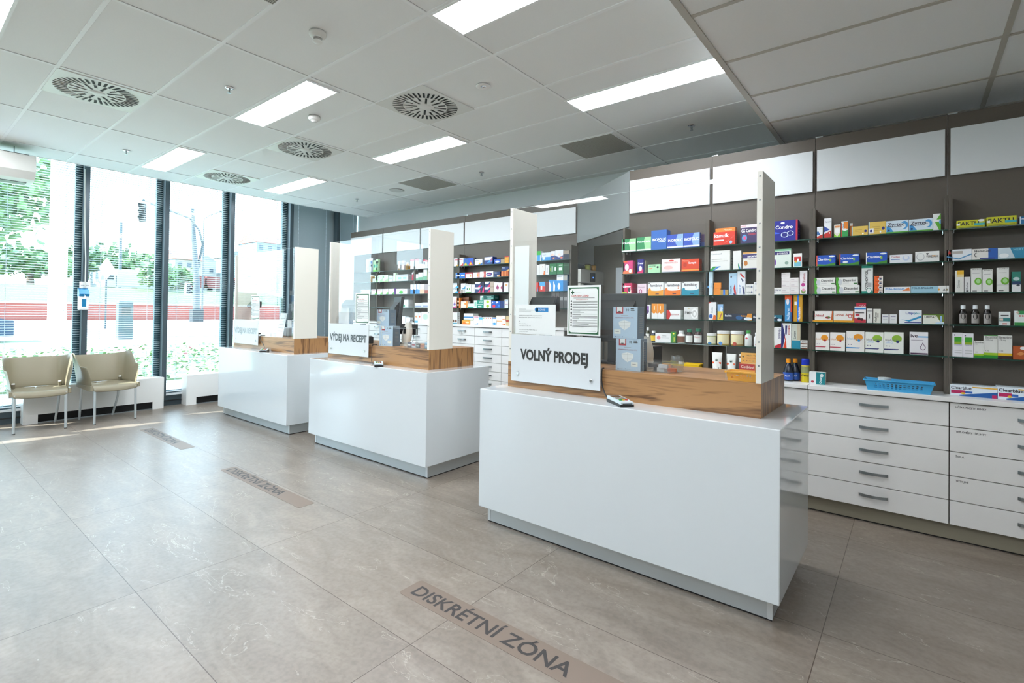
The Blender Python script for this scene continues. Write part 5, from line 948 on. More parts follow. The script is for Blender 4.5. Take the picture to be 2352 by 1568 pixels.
C|5|box|0.102|0.105|-4.325|1.152|0.145|0.063|1|e8eae2|e.66,.7,.26,.17,8fb83a;tblokurima,.06,.58,.11,6a6a70;e.7,.55,.08,.06,20286a;p0,.16,.7,.16,.78,.21,0,.21,20286a;e.13,.34,.04,.02,7a6a8a;e.28,.34,.04,.02,7a6a8a;tURO,.08,.47,.1,a0b8e0|white box with green disc, right of two
C|5|box|-0.031|0.096|-4.325|1.152|0.151|0.057|1|e6e4e6|tive,.06,.76,.16,3a2a3a;r.45,.76,1,.82,7ab0d8;e.72,.32,.15,.12,5a3a5a;e.72,.32,.12,.09,e6e4e6;p.6,.36,.72,.55,.84,.36,5a3a5a;p.63,.36,.72,.5,.81,.36,e6e4e6;r.05,.02,.98,.08,4a2a4a;r.08,.63,.75,.65,8a8090|white box with a drop outline
D|1|box|-0.286|0.133|-4.335|1.976|0.052|0.080|1|c8c81a|tFAKTU,.05,.36,.46,151a1a;r0,.38,.12,.62,f0f0e8;r.62,.3,1,.55,3ab0b8;r.05,.1,.95,.18,8a8a10;e.88,.86,.11,.14,f0f0f0|yellow-green low box with white tag, left
D|1|box|-0.429|0.134|-4.335|1.976|0.060|0.081|1|c8c81a|tFAKTU,.05,.36,.46,151a1a;r0,.38,.12,.62,f0f0e8;r.62,.3,1,.55,3ab0b8;r.05,.1,.95,.18,8a8a10|yellow-green low box, right one
D|1|box|-0.553|0.087|-4.335|1.976|0.048|0.052|1|1a6aa0|r0,0,.05,1,e0e8ec;tPREPA,.1,.6,.2,dfe8f0|blue box cut by the frame edge
D|2|box|-0.231|0.122|-4.335|1.770|0.073|0.073|1|e2e6ea|p.05,.6,.12,.95,.2,.6,b02a20;r.2,.62,.65,.85,b0a8a0;p0,.45,.5,.2,1,.6,1,.5,.5,.1,0,.35,4a90c0|white box with red triangle, over the post
D|2|box|-0.353|0.118|-4.335|1.770|0.070|0.071|1|e4e0da|r.64,0,1,1,1a5ab0;tHemaGel,.1,.7,.2,333333;e.16,.45,.07,.2,555555;e.18,.45,.06,.16,e4e0da;r.3,.06,.9,.17,2a3a80|white and blue box beside the triangle one
D|2|box|-0.490|0.154|-4.335|1.770|0.068|0.092|1|2a8ab0|p0,0,.5,0,.35,1,0,1,c8d8e0;e.18,.3,.14,.2,f0f4f6;tHERTOR,.45,.72,.2,8ad0e0|long teal and silver box
D|3|box|-0.234|0.042|-4.335|1.565|0.142|0.025|1|dcdcd4|r.2,.82,1,1,e0b02a;r.2,.7,1,.82,e6d090;vCalcigran,.4,.2,.5,8a8a84|cream upright box with yellow top
D|3|box|-0.272|0.028|-4.335|1.565|0.099|0.025|1|dcdcda|vKorisan,.5,.2,.6,6a6a70;r.3,.05,.7,.13,2a2a2a|narrow grey-white upright box
D|3|box|-0.314|0.049|-4.335|1.565|0.153|0.030|1|e2e2dc|e.68,.45,.36,.15,6ab02a;e.68,.46,.2,.09,a8d890;tBIOMECT,.14,.93,.05,4a4a40;r.14,.78,.8,.8,a8a8a4;r.12,.04,.55,.07,333333|white box with green oval, first of three
D|3|box|-0.366|0.046|-4.335|1.565|0.143|0.028|1|e2e2dc|e.68,.45,.36,.15,6ab02a;e.68,.46,.2,.09,a8d890;tBIOMECT,.14,.93,.05,4a4a40;r.14,.78,.8,.8,a8a8a4;r.12,.04,.55,.07,333333|white box with green oval, middle of three
D|3|box|-0.436|0.053|-4.335|1.565|0.151|0.032|1|e2e2dc|e.68,.45,.36,.15,6ab02a;e.68,.46,.2,.09,a8d890;tBIOMECT,.14,.93,.05,4a4a40;r.14,.78,.8,.8,a8a8a4;r.12,.04,.55,.07,333333;r0,.28,1,.3,b8b8b4|white box with green oval, banded, third
D|3|box|-0.495|0.039|-4.335|1.565|0.124|0.025|1|1f7a6a|r0,0,1,.36,e2e4e4;r0,.36,1,.52,1a3a60;e.5,.64,.36,.09,b8d0d0;e.7,.32,.2,.05,33404a|green, navy and white box
D|4|bottle|-0.253|0.041|-4.335|1.358|0.125|0.000|1|15120f|lab,9a9490;cap,e4e8ea;e.5,.42,.3,.14,1a1614|dark bottle with white cap, left of three
D|4|bottle|-0.311|0.040|-4.335|1.358|0.125|0.000|1|15120f|lab,9a9490;cap,e4e8ea;e.5,.42,.3,.14,1a1614|dark bottle with white cap, middle of three
D|4|bottle|-0.367|0.039|-4.335|1.358|0.125|0.000|1|15120f|lab,9a9490;cap,e4e8ea;e.5,.42,.3,.14,1a1614|dark bottle with white cap, right of three
D|4|box|-0.444|0.050|-4.335|1.358|0.085|0.030|1|dfe4e2|r.02,.3,.98,.55,2a7a7a;r.04,.34,.36,.5,e0c8b8;r.3,.08,.7,.16,c04a3a;r.15,.68,.85,.76,4a4a4a|white box with teal band
D|4|box|-0.517|0.060|-4.335|1.358|0.091|0.036|1|dfe4e0|r.25,.75,1,1,2a8a4a;r0,0,1,.22,2a8a3a;e.25,.88,.12,.08,c8b0a0;e.4,.65,.08,.05,b02a2a;e.6,.65,.08,.05,b02a2a|white and green box at the frame edge
D|5|box|-0.225|0.049|-4.325|1.152|0.154|0.030|1|e2e0e4|r.18,.52,.9,.83,3a9a20;r.18,.52,.9,.62,8aa820;tDezinfek,.18,.47,.05,5a4a9a;r.2,.15,.9,.18,b8b8b8;r.2,.25,.9,.28,b8b8b8;e.22,.9,.06,.03,5a3a6a|white box with green picture square, left
D|5|box|-0.276|0.050|-4.325|1.152|0.151|0.030|1|e2e0e4|r.18,.52,.9,.83,3a9a20;r.18,.52,.9,.62,8aa820;tDezinfek,.18,.47,.05,5a4a9a;r.2,.15,.9,.18,b8b8b8;r.2,.25,.9,.28,b8b8b8;e.22,.9,.06,.03,5a3a6a|white box with green picture square, right
D|5|box|-0.326|0.045|-4.325|1.152|0.106|0.027|1|dcdcd6|r0,0,1,.13,1a8a20;r0,.13,1,.24,9ac020;tBetadine,.1,.86,.1,2a2a2a;t100,.1,.77,.06,5a5a5a;t120,.12,.3,.06,3a3a3a|small white box with green foot
D|5|box|-0.381|0.062|-4.325|1.152|0.143|0.037|1|dcdcd6|r0,0,1,.13,1a8a20;r0,.13,1,.24,9ac020;tBetadine,.1,.86,.1,2a2a2a;t100 mg,.1,.77,.06,5a5a5a;t120,.12,.3,.06,3a3a3a;r0,.97,1,1,3a8a3a|large white box with green foot
D|5|box|-0.445|0.063|-4.325|1.152|0.145|0.038|1|dcdcd6|r0,0,1,.13,2a1408;r0,.13,1,.24,e0b810;tBetadine,.1,.86,.1,2a2a2a;t75 mg,.1,.77,.06,5a5a5a;t120,.12,.3,.06,3a3a3a|large white box with yellow and brown foot
D|5|box|-0.513|0.066|-4.325|1.152|0.082|0.039|1|b0501a|e.7,.85,.25,.12,e8e8e8;p.2,.4,.5,.6,.8,.45,.5,.3,d88a4a|burnt orange box at the frame edge
D|6|box|-0.299|0.220|-4.300|0.905|0.069|0.110|1|dfe9f0|r.02,.22,.33,.52,b81a5a;e.28,.25,.05,.09,d8b020;p.2,.1,1,.55,1,0,.2,0,1a5aa0;r.33,.28,.48,.46,2a60b0;tClearblue,.02,.62,.26,2a2a33;r.48,.82,1,.92,e0a820;r.89,.0,.99,.28,b81a5a|long white-blue test box, left of two
D|6|box|-0.504|0.187|-4.300|0.905|0.077|0.110|1|dfe9f0|r.02,.22,.33,.52,b81a5a;e.28,.25,.05,.09,d8b020;p.2,.1,1,.55,1,0,.2,0,1a5aa0;r.33,.28,.48,.46,2a60b0;tClearblue,.02,.62,.26,2a2a33;r.48,.82,1,.92,e0a820;r.89,.0,.99,.28,b81a5a|long white-blue test box, right of two
E|1|box|3.623|0.088|-5.055|2.034|0.123|0.053|1|e2e6e8|r0,.6,1,1,2fae3a;r.4,0,.9,.6,3a9ad8|white, green and blue upright box
E|1|box|3.500|0.132|-5.055|2.034|0.098|0.079|1|dfe6ee|r0,0,1,.45,2a90d0;e.25,.3,.15,.2,dfe6ee;tGelactiv,.1,.68,.12,6a7a9a|white and light blue low box
E|1|box|3.401|0.061|-5.055|2.034|0.110|0.037|1|e4e4ea|r0,0,1,.5,1f3a80;e.65,.2,.15,.12,e8905a;e.4,.6,.3,.15,f0d0c0|white and navy box, narrow
E|1|box|3.311|0.112|-5.055|2.034|0.116|0.067|1|e4e4ea|p0,0,1,0,1,.45,.5,.25,0,.45,1f3a80;e.8,.2,.16,.1,e8805a;e.5,.55,.2,.12,f0d8c8|white and navy mountain box
E|1|box|3.210|0.084|-5.055|2.034|0.103|0.050|1|9a8a78|r0,0,1,.6,141e38|tan and navy box end
E|2|box|3.686|0.057|-5.055|1.862|0.140|0.034|1|e2d8dc|e.6,.35,.15,.1,7a3a50|pinkish box cut by the post
E|2|box|3.617|0.039|-5.055|1.862|0.123|0.025|1|e6e4e2||plain white box beside taller white
E|2|box|3.554|0.081|-5.055|1.862|0.132|0.049|1|e8e4e0|p.7,0,1,0,1,.4,.8,.35,e8752a;e.6,.75,.08,.05,c84a3a|white box with orange corner
E|2|box|3.482|0.048|-5.055|1.862|0.117|0.029|1|e6e4e6|vIbumax,.5,.2,.6,8a8a9a|narrow white box
E|2|box|3.395|0.100|-5.055|1.862|0.131|0.060|1|14703a|r.3,.25,.45,.75,e6efe6;r.7,.35,.95,.65,e6efe6;r.1,.3,.2,.6,d0d840|green box with white lettering
E|2|box|3.296|0.086|-5.055|1.862|0.132|0.052|1|14703a|r.3,.35,.85,.6,e6efe6;r.3,.75,.9,.85,bfd8c4|green box with white square
E|2|box|3.208|0.084|-5.055|1.862|0.123|0.050|1|0c4020|r0,.8,1,.86,3a7a50|dark green box ends
E|3|box|3.655|0.081|-5.055|1.660|0.111|0.048|1|d8302a|p0,.7,.6,.7,.4,1,0,1,3ab8a8;p.8,0,1,0,1,.5,5aa0d8|red and teal box
E|3|box|3.551|0.084|-5.055|1.660|0.116|0.050|1|d8302a|p0,.6,1,.5,1,1,0,1,4aa8e0;r.2,.2,.5,.6,f0dada|red box with blue top
E|3|box|3.483|0.047|-5.055|1.660|0.110|0.028|1|6a1a20|r.45,0,.5,1,301010|dark red box ends
E|3|box|3.426|0.056|-5.055|1.660|0.138|0.034|1|2a90d8|p.1,0,.5,.0,.6,.5,.1,.9,f0f4f8|blue box with white drop, left
E|3|box|3.368|0.055|-5.055|1.660|0.136|0.033|1|2a90d8|p.1,0,.5,.0,.6,.5,.1,.9,f0f4f8|blue box with white drop, right
E|3|box|3.295|0.090|-5.055|1.660|0.195|0.054|1|2a90d8|r0,.65,1,1,eaeef2;e.35,.3,.22,.2,f0f4f8;tMaxitrol,.1,.85,.07,3a4a5a|tall blue box with white top
E|3|box|3.221|0.055|-5.055|1.660|0.191|0.033|1|3a6a98|r0,.65,1,1,a8a8a0|blue and grey box ends
E|4|box|3.389|0.056|-5.055|1.452|0.201|0.033|1|5a5450|e.5,.5,.3,.25,3a1a20|grey jar-shaped box, left
E|4|box|3.329|0.055|-5.055|1.452|0.200|0.033|1|5a5450|e.5,.5,.3,.25,3a1a20|grey jar-shaped box, middle
E|4|box|3.271|0.051|-5.055|1.452|0.197|0.031|1|4a4a4a|r.1,.5,.9,.7,8a8a88|dark grey box
E|4|box|3.214|0.050|-5.055|1.452|0.195|0.030|1|4a4a4a|r.1,.5,.9,.7,8a8a88|dark grey box at the shelf end
F|1|box|5.034|0.091|-5.055|2.034|0.115|0.055|1|e4e6e4|p.4,0,1,0,1,.3,d8a030;r.1,.75,.9,.85,c04a60|white box with fruit corner, left of two
F|1|box|4.942|0.090|-5.055|2.034|0.116|0.054|1|e4e6e4|p.3,0,1,0,1,.35,c83a30;r.1,.75,.9,.85,c04a60|white box with fruit corner, right of two
F|1|box|4.851|0.088|-5.055|2.034|0.104|0.053|1|1f5aa8|p0,0,1,0,.5,.5,7ab83a;e.5,.2,.2,.15,e8b030|blue and green box
F|1|box|4.756|0.098|-5.055|2.034|0.105|0.059|1|1f50b8|p0,0,1,0,.5,.55,d8302a;e.5,.25,.15,.15,e8c030|blue and red box
F|1|box|4.692|0.027|-5.055|2.034|0.107|0.025|1|14141e||narrow black box
F|1|box|4.609|0.133|-5.055|2.034|0.080|0.080|1|e0e4e4|p.3,0,1,0,1,.35,1f60a8;e.65,.25,.12,.15,e0c030;tVitalux,.08,.7,.2,6a7a8a|white low box with blue wave
F|1|box|4.432|0.143|-5.055|2.034|0.102|0.086|1|1a3a80|r0,.55,1,.95,e6eaf0;p.3,.2,1,.9,1,.3,3a90d0;p.7,.2,.95,.95,1,.6,c83a60|tall white and navy box
F|1|box|4.276|0.105|-5.055|2.034|0.058|0.063|1|1f50b8|e.5,.5,.35,.22,dfe8f0|blue low box with white oval
F|1|box|4.188|0.062|-5.055|2.034|0.055|0.037|1|a89878||tan box end
F|1|box|4.115|0.076|-5.055|2.034|0.092|0.046|1|e0a028|r0,.85,1,1,a83030;r.1,.3,.9,.36,c88018|orange-yellow box behind near post
F|2|box|4.995|0.095|-5.055|1.862|0.080|0.057|1|1f70c8|r.1,.4,.9,.6,dfe8f4;r0,0,.15,1,a0c8e8|blue box, left of pair
F|2|box|4.903|0.085|-5.055|1.862|0.081|0.051|1|1f70c8|r.1,.4,.9,.6,dfe8f4|blue box, right of pair
F|2|box|4.790|0.136|-5.055|1.862|0.078|0.082|1|b02434|r.1,.0,1,.75,e6e2de;e.75,.35,.12,.15,e0902a|dark red and white box
F|2|box|4.648|0.127|-5.055|1.862|0.074|0.076|1|e6e0dc|r.65,0,1,1,e09890;e.68,.5,.12,.18,e0a03a|white and salmon box with ring
F|2|box|4.543|0.076|-5.055|1.862|0.080|0.046|1|e6e4e0|p.85,0,1,0,1,1,.85,1,.95,.5,c8302a|white box with red right edge
F|2|box|4.491|0.023|-5.055|1.862|0.078|0.025|1|c8302a||thin red box
F|2|box|4.411|0.131|-5.055|1.862|0.078|0.079|1|e6e4e8|e.48,.5,.42,.3,1f5a98;e.48,.5,.3,.18,8a2a70;tEndiaron,.22,.43,.14,ffffff|white box with blue capsule shape
F|2|box|4.280|0.096|-5.055|1.862|0.068|0.057|1|1a3468|p.5,0,1,0,1,.4,e09030;e.65,.2,.15,.15,f0e0c0;tMagne,.1,.7,.18,dfe8f4|navy box with orange corner
F|2|box|4.141|0.135|-5.055|1.862|0.071|0.081|1|b8501a|r.1,0,.2,1,e09050;r.3,0,.4,1,e09050;r.5,0,.6,1,e09050;r.7,0,.8,1,e09050|rust striped row of boxes
F|2|box|4.140|0.130|-5.055|1.933|0.058|0.078|1|1a3468|p.5,0,1,0,1,.4,e0b060;tMagne,.1,.65,.2,dfe8f4|navy box stacked on the rust ones
F|3|box|5.039|0.110|-5.055|1.660|0.070|0.066|1|e2e8ea|p.2,0,1,0,1,.5,3aa0c8;tSTOPEX,.1,.7,.22,3a5a6a|white box with teal wave, lower
F|3|box|4.960|0.042|-5.055|1.660|0.064|0.025|1|7a6a50|r0,0,1,.3,c83a30|brown box with red foot
F|3|box|4.894|0.086|-5.055|1.660|0.132|0.052|1|dfe6ea|p.2,.4,1,.4,1,.7,3a90b8;r.1,0,.25,.35,8a7050;r.4,0,.55,.35,8a7050;r.7,0,.85,.35,8a7050|white and blue box over brown ones
F|3|box|4.794|0.103|-5.055|1.660|0.117|0.062|1|dfe6e0|r0,0,1,.08,4a9a3a;e.35,.45,.12,.12,2a6a60;e.7,.45,.1,.1,6ab04a;tTEREZIA,.1,.8,.1,4a7a50|white box with green base and two rings
F|3|box|4.704|0.062|-5.055|1.660|0.111|0.037|1|e4e8ea|vNivelin,.55,.2,.5,6a9ab0|narrow white box
F|3|box|4.619|0.097|-5.055|1.660|0.072|0.058|1|2a3a6a|p0,.7,.8,.6,1,.9,1,1,0,1,dfe6ee;p.5,0,1,0,1,.5,e03a70|navy, white and pink box, lower left
F|3|box|4.533|0.062|-5.055|1.660|0.139|0.037|1|1a1a3a|p.3,0,1,0,1,.6,d83070;p0,.3,.5,.6,0,.7,3a70c0|dark box with pink foot
F|3|box|4.446|0.095|-5.055|1.660|0.070|0.057|1|2a3a6a|p0,.6,.7,.6,.9,.9,1,1,0,1,dfe6ee;p.5,0,1,0,1,.6,e03a70|navy, white and pink box, lower right
F|3|box|4.365|0.063|-5.055|1.660|0.143|0.038|1|b8a898|r0,.48,1,.52,8a7a6a|tan box column
F|3|box|4.299|0.059|-5.055|1.660|0.131|0.035|1|e4dfe4|p.6,.4,1,.3,1,.8,8a2060|white box with plum edge
F|3|box|4.228|0.080|-5.055|1.660|0.127|0.048|1|e4dfe4|p0,.2,.35,.45,0,.75,b01a5a;p1,.2,.65,.45,1,.75,b01a5a|white box with magenta triangles
F|3|box|4.171|0.029|-5.055|1.660|0.127|0.025|1|3a1028||dark plum box end
F|3|box|4.118|0.074|-5.055|1.660|0.123|0.044|1|e6e4e2|e.5,.75,.25,.1,d8a060|white box with orange ring
F|3|box|5.040|0.110|-5.055|1.730|0.071|0.066|1|e2e8ea|p.2,0,1,0,1,.5,3aa0c8;tSTOPEX,.1,.7,.22,3a5a6a|white box with teal wave, upper
F|3|box|4.618|0.097|-5.055|1.732|0.070|0.058|1|2a3a6a|p0,.7,.8,.6,1,.9,1,1,0,1,dfe6ee;p.5,0,1,0,1,.5,e03a70|navy, white and pink box, upper left
F|3|box|4.447|0.093|-5.055|1.730|0.073|0.056|1|2a3a6a|p0,.6,.7,.6,.9,.9,1,1,0,1,dfe6ee;p.5,0,1,0,1,.6,e03a70|navy, white and pink box, upper right
F|4|box|5.055|0.071|-5.055|1.452|0.158|0.043|1|e8dfe2|p0,0,1,0,1,.15,0,.08,c84a90;vBio,.55,.4,.4,b04a80;e.5,.3,.3,.1,6a5aa0|white upright box with pink foot
F|4|box|4.985|0.061|-5.055|1.452|0.139|0.036|1|e07a20|e.5,.65,.25,.1,f4e0c0;e.5,.3,.25,.08,f4f0ea|orange upright box
F|4|box|4.924|0.167|-5.115|1.452|0.154|0.040|1|6a3a24|r0,.85,1,.9,a06a4a|brown box behind, topmost of its pile
F|4|box|4.869|0.126|-5.055|1.452|0.092|0.056|1|e6d8c8|r.8,0,1,1,e8903a;e.65,.6,.12,.15,e8903a|beige and orange low box
F|4|box|4.745|0.107|-5.055|1.452|0.061|0.064|1|dfe8e4|r0,0,1,.25,1fa088|small white box with teal base
F|4|box|4.662|0.051|-5.055|1.452|0.104|0.031|1|dfeae6|r.3,.2,.9,.8,8ac8b0|white box with mint panel
F|4|box|4.571|0.124|-5.055|1.452|0.106|0.074|1|149078|r.1,.45,.9,.5,e0f0ea;r.2,.1,.7,.25,dff0ea;tJUTAVIT,.35,.68,.14,dff0ea|teal low box
F|4|box|4.441|0.129|-5.055|1.452|0.110|0.077|1|e4e8e2|e.55,.75,.2,.18,a8c820;e.55,.22,.2,.18,a8c820|white box with two lime spots
F|4|box|4.332|0.075|-5.055|1.452|0.097|0.045|1|1a5ab8|e.6,.25,.35,.22,d8304a;p0,.6,.5,.7,.2,.9,e6eef4|blue box with red spot
F|4|box|4.255|0.074|-5.055|1.452|0.097|0.044|1|1a5ab8|p0,.6,.6,.75,.2,.95,e6eef4;e.7,.3,.15,.15,3a90e0|blue box with white beak shape
F|4|box|4.182|0.068|-5.055|1.452|0.096|0.041|1|12306a|r.3,0,.34,1,3a60a0;r.65,0,.69,1,3a60a0|dark blue ribbed boxes end
F|4|box|4.111|0.068|-5.055|1.452|0.111|0.041|1|e2e6ea|r.1,.8,.6,.9,3a80c0;r.1,.4,.8,.5,c8a0b8|white box beside near post
F|4|box|4.544|0.054|-5.055|1.558|0.057|0.033|1|dfe6e4|r.5,0,.8,.6,1fa088|small white box stacked high
F|4|box|4.422|0.181|-5.055|1.562|0.058|0.108|1|0f5a50|r.4,.3,.95,.45,8ac8b8;tVASOCARD,.3,.6,.2,dff0ea|dark teal box stacked high
F|6|box|4.995|0.096|-5.000|1.226|0.169|0.057|1|dce4e6|r0,.95,1,1,a03a4a;e.25,.25,.2,.12,5a3a20;e.75,.25,.2,.12,7a4a2a;r0,0,1,.1,4a90a8|white box with brown bottles picture
F|6|box|4.776|0.157|-5.000|1.226|0.056|0.094|1|e09a3a|e.65,.5,.2,.2,f0d8a8;p0,0,1,0,.2,.6,d8751a|orange low box
F|6|box|4.666|0.054|-5.000|1.226|0.060|0.033|1|dfe4e8||small plain white box
F|6|box|4.588|0.094|-5.000|1.226|0.117|0.056|1|e4e4ea|r.1,.85,.9,.92,c84a80;p.1,.05,.9,.2,.9,.05,3a90c8|white box with pink heading
F|6|box|4.506|0.061|-5.000|1.226|0.103|0.036|1|d8e6ee|r0,.7,1,.95,4ab0d0|pale blue topped box
F|6|box|4.452|0.039|-5.000|1.226|0.106|0.025|1|e8e8ea|r.3,.78,.7,.92,70b848;r.2,.1,.4,.3,e8d8dc|slim white box with green tick, left
F|6|box|4.411|0.039|-5.000|1.226|0.107|0.025|1|e8e8ea|r.3,.78,.7,.92,e0783a;r.2,.1,.4,.3,e8d8dc|slim white box with orange tick
F|6|box|4.370|0.039|-5.000|1.226|0.107|0.025|1|e8e8ea|r.3,.78,.7,.92,d85a3a;r.2,.1,.4,.3,e8d8dc|slim white box with red-orange tick
F|6|box|4.329|0.040|-5.000|1.226|0.108|0.025|1|e8e8ea|r.3,.78,.7,.92,b82a3a;r.2,.1,.4,.3,e8d8dc|slim white box with crimson tick
F|6|box|4.266|0.063|-5.000|1.226|0.104|0.038|1|e2e8ee|r0,.82,1,.95,2a80c8;e.5,.2,.45,.15,3a90c8|white box with two blue marks
F|6|box|4.150|0.149|-5.000|1.226|0.063|0.089|1|ece6dc|r0,.85,.6,.97,f0a020;p.4,.1,.95,.4,.95,.15,e8701a|white box with orange flame, lower
F|6|box|4.049|0.048|-5.000|1.226|0.123|0.029|1|c8b48a|r0,.4,1,.6,b84a3a|pile of tan boxes beside post
F|6|box|4.161|0.144|-5.000|1.289|0.065|0.087|1|ece6dc|r0,.85,.6,.97,f0a020;p.4,.1,.95,.4,.95,.15,e8701a|white box with orange flame, upper
F|6|box|4.734|0.176|-5.000|1.282|0.094|0.106|1|e4e4de|r0,.35,1,.55,3a80b8;r0,0,1,.12,8a9a3a|white box with blue band on orange box
G|1|box|7.106|0.064|-5.055|2.034|0.213|0.039|1|dfe6ea|r.2,.1,.8,.4,a8c0d0|pale box at the far end
G|1|box|7.008|0.100|-5.055|2.034|0.224|0.060|1|9aa2a4|e.5,.7,.35,.1,2a5a98;r.15,.4,.85,.55,2a2a2a;r.0,.85,1,1,e6eaec|grey upright box with blue dot
G|1|box|6.915|0.068|-5.055|2.034|0.186|0.041|1|b8e8b0|e.5,.5,.3,.15,3aa890;r0,0,1,.15,7ae04a|pale green upright box, left
G|1|box|6.846|0.063|-5.055|2.034|0.205|0.038|1|c8f0c0|e.5,.45,.3,.15,3aa890;r0,.7,1,.82,1a2a1a;r0,0,1,.1,7ae04a|pale green upright box, right
G|1|box|6.289|0.057|-5.055|2.034|0.143|0.034|1|dfe2e4|e.5,.1,.4,.12,8a6a3a|white upright box with brown foot
G|1|box|6.197|0.063|-5.055|2.034|0.144|0.038|1|e2e0ea|r.2,.6,.8,.68,5a5a70|white upright box beside amber bottle
G|1|bottle|6.120|0.081|-5.055|2.034|0.118|0.000|1|d89020|lab,8a6a2a;cap,e8e4da|amber bottle with white cap
G|1|box|5.977|0.079|-5.055|2.034|0.151|0.048|1|ece8ea|r0,.82,1,1,e05a60;e.5,.4,.2,.2,dfe8ec|white box with red top, first
G|1|box|5.872|0.093|-5.055|2.034|0.152|0.056|1|ece8ea|r0,.82,1,1,e05a60;e.5,.4,.2,.2,dfe8ec|white box with red top, second
G|1|box|5.771|0.096|-5.055|2.034|0.073|0.058|1|ecebec|r.2,.3,.4,.6,c8a8d0|small white box between red-topped ones
G|1|box|5.699|0.047|-5.055|2.034|0.133|0.028|1|ece8ea|r0,.85,1,1,e05a70;e.5,.6,.3,.15,7a8a9a|white box with pink top
G|1|box|5.650|0.043|-5.055|2.034|0.122|0.026|1|e8eaec|r0,.8,1,1,e8a0a8|narrow white box with pink top
G|1|box|5.603|0.039|-5.055|2.034|0.090|0.025|1|ece8ea|r0,.3,1,.5,e8b0b8|white box cut by the post
G|2|jar|7.007|0.093|-5.055|1.862|0.122|0.000|1|c88a20|lab,9a7a50;cap,e0dcd4|brown jar with pale cap
G|2|box|6.930|0.055|-5.055|1.862|0.059|0.033|1|dff0e4|p.3,0,1,0,1,.45,.6,.3,a8d8a0;e.2,.7,.1,.1,6ab87a|tiny white and green box
G|2|box|6.859|0.083|-5.055|1.862|0.104|0.050|1|d8ecd8|p.3,0,1,0,1,.45,.6,.3,a8d8a0;e.2,.7,.1,.1,6ab87a|pale green box beside the jar
G|2|box|6.756|0.115|-5.055|1.862|0.113|0.069|1|d8e8d4|p.3,0,1,0,1,.45,.6,.3,a8d8a0;e.2,.7,.1,.1,6ab87a|pale green box, second
G|2|box|6.624|0.139|-5.055|1.862|0.109|0.084|1|dfeee0|p.3,0,1,0,1,.45,.6,.3,a8d8a0;e.2,.7,.1,.1,6ab87a;r0,0,1,.1,b8e090|pale green box, third
G|2|box|6.487|0.104|-5.055|1.862|0.091|0.063|1|e4eeea|r.1,.4,.9,.7,b0dcd8|white and mint box
G|2|box|6.386|0.070|-5.055|1.862|0.130|0.042|1|e0f0da|r.7,0,1,1,a8e098;e.3,.4,.12,.06,e05a5a|white and lime upright box
G|2|box|6.213|0.267|-5.055|1.862|0.103|0.110|1|dfe6ea|r.15,.3,.45,.6,9ad8e0;r.6,.3,.9,.6,a8d8e8;r0,.8,1,.88,b8bcc8|wide pale blue row box
G|2|bottle|5.968|0.063|-5.055|1.862|0.138|0.000|1|c82a50|r.15,.1,.85,.6,e6a0b0;e.5,.8,.3,.1,eae0e6|red patterned bottle
G|2|box|5.861|0.051|-5.055|1.862|0.095|0.031|1|e4e6e6|r0,0,1,.3,7ab890|small white and green box
G|2|box|5.782|0.096|-5.055|1.862|0.116|0.058|1|e6eae8|r0,0,1,.4,6aae88|white and green box, medium
G|2|box|5.679|0.077|-5.055|1.862|0.156|0.046|1|e8ecea|r0,0,1,.4,6aae88|white and green box, tall
G|2|box|5.598|0.043|-5.055|1.862|0.134|0.026|1|d8e8a0||lime box cut by the post
G|3|box|7.219|0.114|-5.055|1.660|0.086|0.069|1|e0eee0|p.3,0,1,0,1,.45,.6,.3,a8d8a0;e.2,.7,.1,.1,6ab87a|white and green low box, left end
G|3|box|7.095|0.112|-5.055|1.660|0.083|0.067|1|e0eee0|p.3,0,1,0,1,.45,.6,.3,a8d8a0;e.2,.7,.1,.1,6ab87a|white and green low box, next one
G|3|box|6.914|0.144|-5.055|1.660|0.088|0.086|1|ece8ea|p.6,0,1,0,1,.45,.8,.3,6ac050;r.1,.75,.7,.82,e07a90|white box with leaf, first of four
G|3|box|6.766|0.140|-5.055|1.660|0.088|0.084|1|ece8ea|p.6,0,1,0,1,.45,.8,.3,6ac050;r.1,.75,.7,.82,e07a90|white box with leaf, second of four
G|3|box|6.616|0.138|-5.055|1.660|0.088|0.083|1|ece8ea|p.6,0,1,0,1,.45,.8,.3,6ac050;r.1,.75,.7,.82,e07a90|white box with leaf, third of four
G|3|box|6.465|0.131|-5.055|1.660|0.087|0.079|1|ece8ea|p.6,0,1,0,1,.45,.8,.3,6ac050;r.1,.75,.7,.82,e07a90|white box with leaf, fourth of four
G|3|box|6.375|0.044|-5.055|1.660|0.089|0.026|1|5a1a7a||purple box end
G|3|box|6.267|0.164|-5.055|1.660|0.083|0.098|1|e8e6e4|e.75,.35,.3,.3,4ac04a;r.1,.75,.7,.82,e0705a|white box with bright leaf
G|3|box|6.131|0.095|-5.055|1.660|0.080|0.057|1|ececec|r.3,.6,.8,.7,c0b8c0|plain white box
G|3|box|5.976|0.063|-5.055|1.660|0.144|0.038|1|3a90d8|p0,.5,1,.4,1,1,0,1,e6ecf2|white over blue upright box, first
G|3|box|5.907|0.067|-5.055|1.660|0.145|0.040|1|3a90d8|p0,.5,1,.4,1,1,0,1,e6ecf2|white over blue upright box, second
G|3|box|5.832|0.070|-5.055|1.660|0.148|0.042|1|3a90d8|p0,.5,1,.4,1,1,0,1,e6ecf2|white over blue upright box, third
G|3|box|5.741|0.105|-5.055|1.660|0.144|0.063|1|e8e4e0|r0,0,1,.45,f0c8a8|white over peach box
G|3|box|5.630|0.110|-5.055|1.660|0.141|0.066|1|b8aeb0|r0,0,1,.35,a84a3a|greyish and brown box
